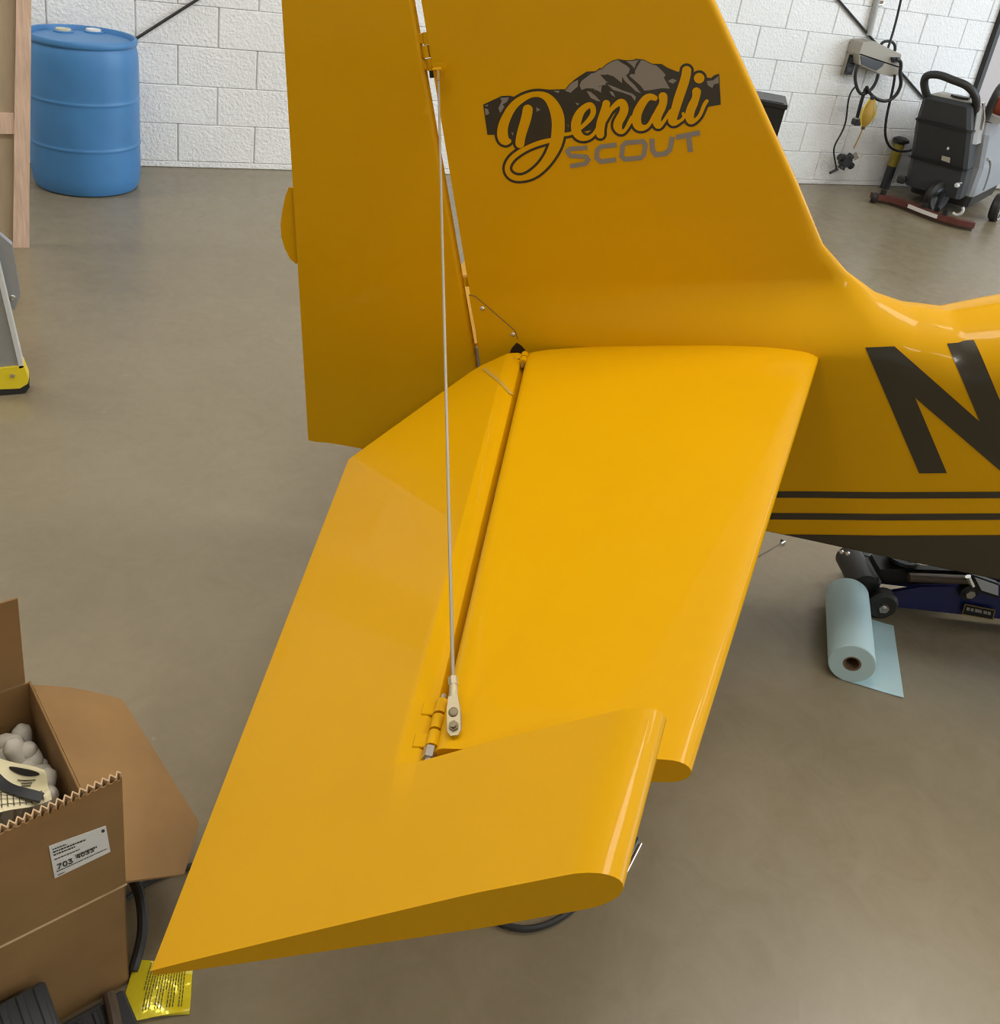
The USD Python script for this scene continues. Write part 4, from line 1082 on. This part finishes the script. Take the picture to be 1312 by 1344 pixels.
jack.part('ring', tube(ringp, 0.003, 8, closed=True), 'steel', label='small steel ring on the arm')
jack.part('front_caster_bracket', cbox(Jp(-0.045, 0.07, 0.085), (0.07, 0.11, 0.055), JF, ch=0.012), 'black_metal', smooth=False)
jack.part('front_roller', cyl(Jp(-0.055, 0.015, 0.086), Jp(-0.055, 0.145, 0.086), 0.036, 22), 'rubber')
jack.part('pivot_pin', cyl(Jp(0.222, 0.014, 0.105), Jp(0.222, 0.034, 0.105), 0.024, 18), 'black_metal')
jack.part('pivot_nut', cat_([cyl(Jp(0.222, 0.006, 0.105), Jp(0.222, 0.02, 0.105), 0.013, 6)]), 'steel')
jack.part('link', tube([Jp(0.206, 0.024, 0.15), Jp(0.225, 0.02, 0.125)], 0.008, 8), 'chrome')
def on_jack(q, v_): return on(q, jv, J0 + jv * v_)
jack.part('top_cover', polyplate([on_jack(q, 0.020) for q in ((1275, 754), (1310, 766), (1310, 786), (1284, 777))], 0.012, -jv), 'black_metal', smooth=False, label='black top cover')
cvr = [on_jack(q, 0.017) for q in ((1279, 758), (1310, 769), (1310, 782), (1288, 775))]
jack.part('silver_sticker', polyplate(cvr, 0.002, -jv), 'plate', smooth=False, label='silver sticker on the jack cover')
jack.part('maker_plate', polyplate([on_jack(q, 0.018) for q in ((1266, 793), (1306, 801), (1303, 814), (1262, 807))], 0.003, -jv), 'brass', smooth=False, label='small maker plate with worn lettering')
jack.part('maker_plate_field', polyplate([on_jack(q, 0.0165) for q in ((1267.5, 794.5), (1304.5, 802), (1302, 812.5), (1264, 806))], 0.002, -jv), 'black_metal', smooth=False)
mk = []
for k, w in enumerate((4, 3.5, 5, 3, 4.5, 3.5)):
    x0_ = 1268.5 + k * 5.6; y0_ = 797.2 + k * 1.15
    mk.append(polyplate([on_jack(q, 0.0155) for q in ((x0_, y0_), (x0_ + w, y0_ + 0.8), (x0_ + w - 0.6, y0_ + 4.6), (x0_ - 0.6, y0_ + 3.8))], 0.001, -jv))
jack.part('maker_lettering', cat_(mk), 'tan_plastic', smooth=False, kind='stuff')

# ================================================================ blue paper towel roll
rd = unit([0.64, 0.77, 0.0]); rn = unit([0.77, -0.64, 0.0])
RR = 0.054
r0c = fl((1109, 894)); r0c = r0c + np.array([0, 0, RR])
RL = 0.275
roll = Thing('paper_towel_roll', 'pale blue paper towel roll lying partly unrolled on the floor by the jack', 'paper roll', r0c + rd * RL / 2 - np.array([0, 0, RR]))
roll.part('roll', lathe([(0.021, 0.0), (RR - 0.002, 0.0), (RR, 0.002), (RR, RL - 0.002), (RR - 0.002, RL), (0.021, RL), (0.021, 0.0)], r0c, rd, 48), 'tissue')
roll.part('core', lathe([(0.0165, 0.001), (0.0212, 0.001), (0.0212, RL - 0.001), (0.0165, RL - 0.001), (0.0165, 0.001)], r0c, rd, 28), 'core', label='brown cardboard core')
sp = []
uu = np.linspace(0, 1, 18); vv = np.linspace(0, 1, 16)
for a in uu:
    for b in vv:
        d = -0.01 + a * 0.145
        P = r0c - np.array([0, 0, RR]) + rd * (b * RL) + rn * d
        P[2] = 0.0015 + 0.010 * max(0, 1 - d / 0.05) ** 2 * (d > 0) * 0 + 0.002 * (1 + math.sin(7 * a + 5 * b)) * a * 0.5
        sp.append(P)
sp = np.array(sp); sf = []
for i in range(17):
    for j in range(15):
        k = i * 16 + j; sf += [(k, k + 16, k + 17), (k, k + 17, k + 1)]
sheet = trimesh.Trimesh(sp, np.array(sf), process=False)
if sheet.face_normals[:, 2].mean() < 0: sheet.invert()
bot = sheet.copy(); bot.vertices[:, 2] -= 0.0008; bot.invert()
roll.part('loose_sheet', cat_([sheet, bot]), 'tissue', smooth=True, label='flat loose end of the towel')

# ================================================================ wooden board at the left edge
yb = fl((27, 325))[1]
wp = lambda q, y: on(q, (0, 1, 0), (0, y, 0))
crate = Thing('wooden_crate', 'rough pine crate edge leaning at the left beside the blue drum', 'crate', (fl((20, 325))[0], yb, 0))
def slab(px4, y, depth):
    P = np.array([wp(q, y) for q in px4]); P2 = P + np.array([0, depth, 0])
    return trimesh.convex.convex_hull(np.vstack([P, P2]))
post_m = slab(((17, 326), (38, 325), (42, -120), (22, -120)), yb, 0.045)
post_m = post_m.subdivide().subdivide().subdivide()
nv = meshkit.noise(post_m.vertices * np.array([30, 30, 9.0]), 3) - 0.5
post_m.vertices[:, 0] += nv * 0.006
post_m.vertices[:, 2] = np.maximum(post_m.vertices[:, 2], 0.0)
crate.part('corner_post', post_m, 'wood', smooth=30, label='split pine corner post')
crate.part('side_panel', slab(((-60, 318), (19, 318), (23, -120), (-60, -120)), yb + 0.02, 0.012), 'plywood', smooth=False)
crate.part('batten', slab(((-60, 148), (18, 149), (20, 176), (-60, 175)), yb + 0.004, 0.016), 'wood', smooth=False)
crate.part('bottom_rail', slab(((-60, 300), (17, 300), (17, 325), (-60, 325)), yb + 0.03, 0.04), 'plywood', smooth=False)

# ================================================================ step ladder foot at the left edge
lf = fl((24, 517))
lad = Thing('step_ladder', 'aluminium step ladder rail with a yellow foot at the left edge', 'ladder', lf)
wq = lambda q, y: on(q, (0, 1, 0), (0, y, 0))
yl = lf[1]
def lslab(px4, y, depth): 
    P = np.array([wq(q, y) for q in px4]); return trimesh.convex.convex_hull(np.vstack([P, P + np.array([0, depth, 0])]))
lad.part('front_rail', lslab(((-22, 490), (27, 484), (-14, 318), (-46, 318)), yl, 0.02), 'alu', smooth=False, label='grey front rail')
lad.part('rail_edge', lslab(((25.5, 484), (31, 482), (-8, 318), (-14, 318)), yl - 0.006, 0.05), 'ring_white', smooth=False, label='bright rail edge')
lad.part('rear_rail', lslab(((-10, 300), (10, 318), (16, 322), (27, 386), (19, 408), (-10, 380)), yl + 0.10, 0.03), 'alu', smooth=False, label='rear rail with rounded end')
lad.part('rivet', lathe([(0, 0.006), (0.008, 0.004), (0.010, 0), (0, 0)], wq((16, 391), yl + 0.10), (0, -1, 0), 12), 'steel')
pth = lad.part('foot', cat_([lslab(((-20, 486), (31, 480), (38, 498), (36, 504), (26, 510), (-20, 512)), yl - 0.006, 0.06)]), 'safety_yellow', smooth=False, label='yellow plastic ladder foot')
lad.part('rivet', lathe([(0, 0.006), (0.006, 0.004), (0.007, 0), (0, 0)], wq((16.5, 493), yl - 0.006), (0, -1, 0), 12), 'steel')
pad = lslab(((-20, 511), (26, 509), (37, 502), (39, 508), (34, 515), (10, 518), (-20, 519)), yl - 0.004, 0.055)
pad.vertices[:, 2] = np.maximum(pad.vertices[:, 2], 0.0)
lad.part('rubber_pad', pad, 'rubber', under=pth, smooth=False)

# ================================================================ cardboard box, lower left
BZ = 0.227
bF = fl((165, 1160), BZ); bB = fl((40, 893), BZ)
bv = unit(np.array([bB[0] - bF[0], bB[1] - bF[1], 0])); bu = unit(np.array([bv[1], -bv[0], 0.0]))   # bv back, bu to the right
BLn = np.linalg.norm((bB - bF)[:2]); BWd = 0.40
corner = np.array([bF[0], bF[1], 0])
def Bp(r, b, z): return corner + bu * r + bv * b + np.array([0, 0, z])
BF = np.array([bu, bv, [0, 0, 1.0]])
box = Thing('cardboard_box', 'brown cardboard box with open torn flaps and a white shipping label on the floor', 'box', Bp(-BWd / 2, BLn / 2, 0))
T = 0.004
box.part('front_wall', cbox(Bp(-BWd / 2, T / 2, BZ / 2), (BWd, T, BZ), BF, ch=0.0012), 'card', smooth=False)
box.part('right_wall', cbox(Bp(-T / 2, BLn / 2, BZ / 2), (T, BLn, BZ), BF, ch=0.0012), 'card', smooth=False)
box.part('back_wall', cbox(Bp(-BWd / 2, BLn - T / 2, BZ / 2), (BWd, T, BZ), BF, ch=0.0012), 'card', smooth=False)
box.part('left_wall', cbox(Bp(-BWd + T / 2, BLn / 2, BZ / 2), (T, BLn, BZ), BF, ch=0.0012), 'card', smooth=False)
box.part('bottom', cbox(Bp(-BWd / 2, BLn / 2, T / 2 + 0.001), (BWd - 0.01, BLn - 0.01, T), BF), 'card', smooth=False)
# front flap standing up, with a torn corrugated top edge
def on_front(q, b=0.0): return on(q, bv, Bp(0, b, 0))
ftop = on_front((165, 1018)); fh = ftop[2] - BZ
fl_l = on_front((7, 1090)); fhl = fl_l[2] - BZ
rl = (fl_l - corner) @ bu
def top_h(r): return fh + (fhl - fh) * (r / rl)
n_w = 2 * int(BWd / 0.0095)
tr = np.linspace(0, -BWd, n_w * 2 + 1)
teeth = [(r, BZ + top_h(r) - 0.008 * (0.5 - 0.5 * math.cos(math.pi * i / 2.0 * 1.0)) * (0.7 + 0.3 * math.sin(i * 1.7))) for i, r in enumerate(tr)]
fpoly = Polygon([(0, BZ + 0.001), (0.0, BZ + fh)] + teeth + [(-BWd, BZ + 0.001)]).buffer(0)
FX = np.array([bu, [0, 0, 1.0], -bv])
box.part('front_flap', extrude(fpoly, 0.0022, corner + bv * 0.0020, FX), 'card', smooth=False, label='upright front flap with torn corrugated edge')
wav = []
for i, r in enumerate(np.linspace(0, -BWd, 2 * n_w + 1)):
    wav.append((r, 0.0065 + 0.0042 * math.sin(i * math.pi / 2)))
wv = LineString(wav).buffer(0.0009)
cor = extrude(wv, 1.0, corner, np.array([bu, bv, [0, 0, 1.0]]))
vz = cor.vertices; loc_r = (vz - corner) @ bu; hi = vz[:, 2] > 0.5
vz[hi, 2] = BZ + np.array([top_h(a) for a in loc_r[hi]]) + 0.002; vz[~hi, 2] = BZ + np.array([top_h(a) for a in loc_r[~hi]]) - 0.03
cor.vertices = vz
box.part('corrugation', cor, 'card_light', smooth=False, label='exposed wavy corrugation along the torn edge')
box.part('flap_liner', extrude(Polygon([(0, BZ + 0.002), (0, BZ + fh - 0.012), (-BWd, BZ + top_h(-BWd) - 0.012), (-BWd, BZ + 0.002)]), 0.001, corner + bv * 0.0125, FX), 'card', smooth=False)
box.part('crease', tube([Bp(0.001, -0.001, BZ), Bp(-BWd, -0.001, BZ)], 0.0016, 6), 'card_light', label='pale crease line between wall and flap')
# back flap standing up
bt = on((33, 780), bv, Bp(0, BLn, 0))
box.part('back_flap', cbox(Bp(-BWd / 2 - 0.004, BLn - T / 2, (BZ + bt[2]) / 2 + 0.001), (BWd - 0.01, T, bt[2] - BZ - 0.002), BF, ch=0.001), 'card', smooth=False, label='upright back flap')
# right flap folded out and drooping: hinge edge on the rim, bent strip at its outer edge
e0, e1 = Bp(0, 0.012, BZ), Bp(0, BLn - 0.012, BZ)
zo = 0.172
o1 = on((161, 918), (0, 0, 1), (0, 0, zo + 0.02)); o0 = on((262, 1080), (0, 0, 1), (0, 0, zo - 0.01))
q0 = on((242, 1147), (0, 0, 1), (0, 0, zo - 0.035)); hb0 = on((169, 1139), (0, 0, 1), (0, 0, BZ - 0.005))
flap_pts = [Bp(0.001, 0.0, BZ), e1, o1, o0, q0]
def grid_sheet(c00, c10, c11, c01, nu, nv_, bow, thick):
    P = []
    for a in np.linspace(0, 1, nu):
        for b in np.linspace(0, 1, nv_):
            p = (1 - a) * (1 - b) * c00 + a * (1 - b) * c10 + a * b * c11 + (1 - a) * b * c01
            P.append(p + np.array([0, 0, bow(a, b)]))
    P = np.array(P); f = []
    for i in range(nu - 1):
        for j in range(nv_ - 1):
            k = i * nv_ + j; f += [(k, k + nv_, k + nv_ + 1), (k, k + nv_ + 1, k + 1)]
    t_ = trimesh.Trimesh(P, np.array(f), process=False)
    if t_.face_normals[:, 2].mean() < 0: t_.invert()
    vn = t_.vertex_normals; n = len(P)
    F_ = np.vstack([t_.faces, t_.faces[:, ::-1] + n])
    E_ = np.vstack([t_.faces[:, [0, 1]], t_.faces[:, [1, 2]], t_.faces[:, [2, 0]]])
    cnt = {}
    for a, b in E_: cnt[(min(a, b), max(a, b))] = cnt.get((min(a, b), max(a, b)), 0) + 1
    Bd = np.array([(a, b) for a, b in E_ if cnt[(min(a, b), max(a, b))] == 1])
    F_ = np.vstack([F_, np.stack([Bd[:, 0], Bd[:, 0] + n, Bd[:, 1] + n], 1), np.stack([Bd[:, 0], Bd[:, 1] + n, Bd[:, 1]], 1)])
    return trimesh.Trimesh(np.vstack([P, P - vn * thick]), F_, process=False)
near_out = q0
far_out = o1
flap = grid_sheet(Bp(0.001, 0.004, BZ), q0, o1, e1, 22, 22, lambda a, b: 0.008 * math.sin(math.pi * a) * min(1, b / 0.15), 0.004)
# pull the outer edge out to the corner seen at its middle
V_ = flap.vertices
out_dir = (o0 - (q0 + (o1 - q0) * 0.28)); 
n0 = 22 * 22
for half in (0, 1):
    for i, a in enumerate(np.linspace(0, 1, 22)):
        for j, b in enumerate(np.linspace(0, 1, 22)):
            wgt = a * (b / 0.28 if b < 0.28 else (1 - b) / 0.72)
            V_[half * n0 + i * 22 + j] += out_dir * wgt
flap.vertices = V_
box.part('right_flap', flap, 'card', smooth=40, label='right flap folded out and hanging down')
# shipping label on the front flap
lq = [(64, 1111), (139, 1084), (145, 1118), (72, 1153)]
lab = [on_front(q, -0.0012) for q in lq]
pth = box.part('shipping_label', polyplate(lab, 0.0008, -bv), 'label', smooth=False, label='white shipping label with small print')
def lab_pt(s, t, e=-0.0020):
    a = lab[0] + (lab[1] - lab[0]) * s; b = lab[3] + (lab[2] - lab[3]) * s
    p = a + (b - a) * t; return p + bv * (e + 0.0012)
lines = []
def bar(s0, s1, t, th):
    lines.append(trimesh.Trimesh(np.array([lab_pt(s0, t), lab_pt(s1, t), lab_pt(s1, t + th), lab_pt(s0, t + th)]), [(0, 1, 2), (0, 2, 3)], process=False))
rr = random.Random(3)
for t, s_end, th in ((0.10, 0.30, 0.035), (0.18, 0.62, 0.045), (0.27, 0.42, 0.045), (0.42, 0.50, 0.03)):
    s = 0.05
    while s < s_end:
        w = rr.uniform(0.015, 0.05); bar(s, min(s + w, s_end), t, th); s += w + 0.012
for t, s0, s_end, th in ((0.56, 0.40, 0.78, 0.06), (0.80, 0.05, 0.95, 0.03), (0.92, 0.06, 0.18, 0.03)):
    s = s0
    while s < s_end:
        w = rr.uniform(0.01, 0.03); bar(s, min(s + w, s_end), t, th); s += w + 0.010
bar(0.91, 0.96, 0.08, 0.10)
lettering = []
def put_text(txt, s0, t0, hgt, bold=True):
    tm = meshkit.text_mesh(txt, 1.0, 0.02, bold)
    tm.vertices = tm.vertices[:, :3]
    hh = np.linalg.norm(lab[3] - lab[0]); ww = np.linalg.norm(lab[1] - lab[0])
    P = np.array([lab_pt(s0 + v[0] * hgt * hh / ww * 0.8, t0 - v[1] * hgt, -0.0018 - 0.0004 * (v[2] > 0.01)) for v in tm.vertices])
    lettering.append(trimesh.Trimesh(P, tm.faces, process=False))
put_text('703', 0.06, 0.76, 0.15); put_text('4033', 0.40, 0.70, 0.13)
box.part('print', cat_(lines + lettering), 'print', under=pth, smooth=False, kind='stuff')

# packing inside the box: foam pieces, printed paper, dark strap
fills = [(30, 970), (45, 985), (22, 990), (55, 1000), (70, 1012), (85, 1018), (40, 1008), (15, 975), (90, 1035), (12, 1002), (62, 985), (80, 1040)]
def capsule(c, d, L_, r):
    d = unit(d)
    bend = np.cross(d, [0.2, 0.1, 1.0]); bend = unit(bend) * 0.25
    P = np.array([c + d * (t - 0.5) * L_ + bend * r * (1 - (2 * t - 1) ** 2) for t in np.linspace(0, 1, 9)])
    prof = np.sqrt(np.clip(1 - np.abs(np.linspace(-1, 1, 9)) ** 4, 0.05, 1)) * r
    return tube(P, prof, 12)
spots = ['far back beside the upright flap', 'standing on end near the right wall', 'leftmost near the paper', 'tilted towards the right wall', 'lying along the right wall', 'nearest the front right corner', 'half under the paper edge', 'at the left back', 'crumpled one at the front corner', 'at the left edge above the paper', 'on top in the middle', 'low beside the front flap']
for k, q in enumerate(fills):
    c = fl(q, 0.135 + 0.012 * (k % 3))
    rel = (c - corner); r_, b_ = np.clip(rel @ bu, -BWd + 0.03, -0.034), np.clip(rel @ bv, 0.045, BLn - 0.035)
    c = Bp(r_, b_, c[2])
    d = np.array([rng.uniform(-1, 1), rng.uniform(-1, 1), rng.uniform(0.1, 0.9)])
    solo('foam_piece', 'white foam packing piece in the cardboard box, ' + spots[k], 'packing foam', capsule(c, d, 0.055, 0.017), 'foam', c - np.array([0, 0, 0.03]), group='packing foam in the cardboard box', smooth=True)
# a filler layer of more foam below
fill_m = []
for k in range(150):
    c = Bp(rng.uniform(-BWd + 0.035, -0.04), rng.uniform(0.045, BLn - 0.04), rng.uniform(0.08, 0.118))
    fill_m.append(tube(np.array([c + unit(rng.normal(size=3)) * 0.0 + np.array([0, 0, 0]), c + unit(rng.normal(size=3) * np.array([1, 1, 0.3])) * 0.04]), 0.017, 8))
solo('foam_filling', 'loose white foam filling at the bottom of the cardboard box', 'packing foam', cat_(fill_m), 'foam', Bp(-BWd / 2, BLn / 2, 0.05), smooth=40, kind='stuff')
pc = [fl(q, zz) for q, zz in (((-40, 1085), 0.20), ((68, 1047), 0.195), ((84, 1008), 0.185), ((-40, 975), 0.18))]
pc = [Bp(min((p - corner) @ bu, -0.03), max((p - corner) @ bv, 0.035), p[2]) for p in pc]
paper = grid_sheet(pc[0], pc[1], pc[2], pc[3], 18, 18, lambda a, b: 0.008 * math.sin(5 * a + 3 * b) + 0.006 * math.sin(9 * b) + (0.012 * (a - 0.7) if a > 0.7 else 0), 0.0012)
pap = Thing('packing_sheet', 'cream printed paper sheet on top of the foam in the cardboard box', 'paper', pc[1])
pap.part('sheet', paper, 'paper', smooth=60)
def on_paper(a, b, e=0.0018):
    p = (1 - a) * (1 - b) * pc[0] + a * (1 - b) * pc[1] + a * b * pc[2] + (1 - a) * b * pc[3]
    return p + np.array([0, 0, 0.008 * math.sin(5 * a + 3 * b) + 0.006 * math.sin(9 * b) + (0.012 * (a - 0.7) if a > 0.7 else 0) + e])
gl = []
for b in (0.08, 0.17, 0.26, 0.35): gl.append(tube([on_paper(a, b) for a in np.linspace(0.3, 0.9, 12)], 0.0006, 4))
for a in np.linspace(0.32, 0.9, 9): gl.append(tube([on_paper(a, b) for b in np.linspace(0.04, 0.37, 6)], 0.0006, 4))
pap.part('ruled_lines', cat_(gl), 'print', smooth=False, kind='stuff')
oval = [on_paper(0.72 + 0.2 * math.cos(t), 0.80 + 0.06 * math.sin(t) - 0.04 * math.cos(t), 0.002) for t in np.arange(24) * 2 * math.pi / 24]
pap.part('printed_oval', trimesh.Trimesh(np.array(oval + [np.mean(oval, 0)]), [(24, k, (k + 1) % 24) for k in range(24)] + [(24, (k + 1) % 24, k) for k in range(24)], process=False), 'print', smooth=False, label='dark printed oval on the paper')
sm = []
for t, a0, a1 in ((0.68, 0.62, 0.85), (0.64, 0.66, 0.8), (0.60, 0.66, 0.78)): sm.append(tube([on_paper(a, t - 0.03 * (a - 0.6), 0.0018) for a in np.linspace(a0, a1, 6)], 0.0009, 4))
pap.part('printed_lines', cat_(sm), 'print', smooth=False, kind='stuff')
ss = [on_paper(a, 0.93 - 1.03 * a, 0.0095) for a in np.linspace(0.02, 0.88, 20)]
solo('dark_strap', 'dark grey flat strap lying across the cream paper in the cardboard box', 'strap', ribbon(np.array(ss), 0.016, 0.004), 'dark_plastic', ss[0], smooth=30)

# ================================================================ black ribbed case in front of the box
cf = fl((58, 1345), 0.0)
case = Thing('ribbed_case', 'black ribbed plastic case on the floor in front of the cardboard box', 'case', Bp(-0.2, -0.12, 0))
def height_at(q, b):                           # height at which a pixel's ray passes the plane b behind the box front
    P = on(q, bv, Bp(0, b, 0)); return P[2], (P - corner) @ bu
kb = -0.014
kz, kr = height_at((58, 1284), kb)
case.part('body', cbox(Bp(kr - 0.17, kb - 0.10, kz / 2), (0.34, 0.20, kz), BF, ch=0.004), 'dark_plastic', smooth=False)
case.part('lower_step', cbox(Bp((kr - 0.012) / 2, kb - 0.075, 0.009), (-kr - 0.014, 0.15, 0.018), BF, ch=0.004), 'dark_plastic', smooth=False)
for k in range(8):
    case.part('rib', cbox(Bp(kr - 0.012 - 0.022 * k, kb - 0.10, kz - 0.001), (0.011, 0.19, 0.007), BF, ch=0.002), 'dark_plastic', smooth=False)
for k in range(4):
    case.part('rib', cbox(Bp(kr + 0.015 + 0.022 * k, kb - 0.075, 0.018), (0.009, 0.13, 0.006), BF, ch=0.002), 'dark_plastic', smooth=False)
# ================================================================ hoses and cables on the floor
h = spline([fl((168, 1138), 0.06) + bu * 0.012 + bv * 0.02, fl((172, 1148), 0.07), fl((181, 1168), 0.07), fl((187, 1200), 0.055), fl((185, 1235), 0.03), fl((178, 1262), 0.014), fl((174, 1276), 0.010)], 50)
solo('black_hose', 'thick black rubber hose curving along the right side of the cardboard box', 'hose', tube(h, 0.0085, 10), 'rubber', h[-1] * np.array([1, 1, 0]))
h = spline([fl((120, 1210), 0.006), fl((168, 1176), 0.006), fl((185, 1163), 0.006), fl((215, 1148), 0.006), fl((260, 1135), 0.006), fl((340, 1125), 0.006)], 40)
solo('floor_cable', 'black cable on the floor under the right box flap', 'cable', tube(h, 0.0055, 8), 'rubber', h[0] * np.array([1, 1, 0]))
h = spline([fl((560, 1120), 0.006), fl((610, 1180), 0.006), fl((650, 1209), 0.006), fl((690, 1219), 0.006), fl((725, 1210), 0.006), fl((757, 1187), 0.006), fl((775, 1150), 0.006), fl((765, 1090), 0.006)], 60)
solo('floor_cable', 'black cable curling on the floor below the elevator tip', 'cable', tube(h, 0.0058, 8), 'rubber', h[0] * np.array([1, 1, 0]))
h = spline([fl((143, 1306), 0.032), fl((147, 1322), 0.032), fl((152, 1350), 0.03)], 20)
solo('brown_hose', 'short brown hose end below the corner of the cardboard box', 'hose', tube(h, 0.009, 10), 'brown_cord', h[-1] * np.array([1, 1, 0]))
# small metal bracket peeping out behind the elevator horn
kb_ = fl((826, 1112))
br = Thing('metal_bracket', 'small dark bracket with a bright metal edge on the floor behind the elevator horn', 'bracket', kb_)
FB = frame([0.8, 0.6, 0])
br.part('body', cbox(kb_ + np.array([0, 0, 0.010]) - FB[0] * 0.02, (0.07, 0.024, 0.02), FB, ch=0.003), 'black_metal', smooth=False)
br.part('edge', cbox(kb_ + np.array([0, 0, 0.004]) - FB[0] * 0.02 - FB[1] * 0.015, (0.075, 0.005, 0.006), FB, ch=0.001), 'chrome', smooth=False, label='bright metal edge')

# ================================================================ yellow foil packet
pk = Thing('foil_packet', 'shiny yellow foil packet with fine print on the floor below the elevator corner', 'packet', fl((200, 1315)))
pc4 = [fl(q, 0.006) for q in ((152, 1345), (249, 1327), (253, 1268), (178, 1262))]
def pk_h(a, b): return 0.010 * math.sin(math.pi * a) * math.sin(math.pi * b) + 0.005 * math.sin(4.2 * a + 1.0) * (b) + 0.004 * math.sin(7 * b + 3 * a) * a
pk.part('pouch', grid_sheet(pc4[0], pc4[1], pc4[2], pc4[3], 26, 26, pk_h, 0.005), 'foil', smooth=60)
def on_pk(a, b): return (1 - a) * (1 - b) * pc4[0] + a * (1 - b) * pc4[1] + a * b * pc4[2] + (1 - a) * b * pc4[3] + np.array([0, 0, pk_h(a, b) + 0.0012])
pr = []
rr = random.Random(5)
for k in range(15):
    a = 0.28 + 0.042 * k
    if a > 0.92: break
    b = 0.12 if k % 4 else 0.45
    while b < 0.92:
        w = rr.uniform(0.03, 0.09)
        b1 = min(b + w, 0.95)
        q = np.array([on_pk(a, b), on_pk(a + 0.014, b), on_pk(a + 0.014, b1), on_pk(a, b1)])
        pr.append(trimesh.Trimesh(q, [(0, 1, 2), (0, 2, 3)], process=False)); b = b1 + 0.015
pk.part('print', cat_(pr), 'print', smooth=False, label='dark fine print', kind='stuff')
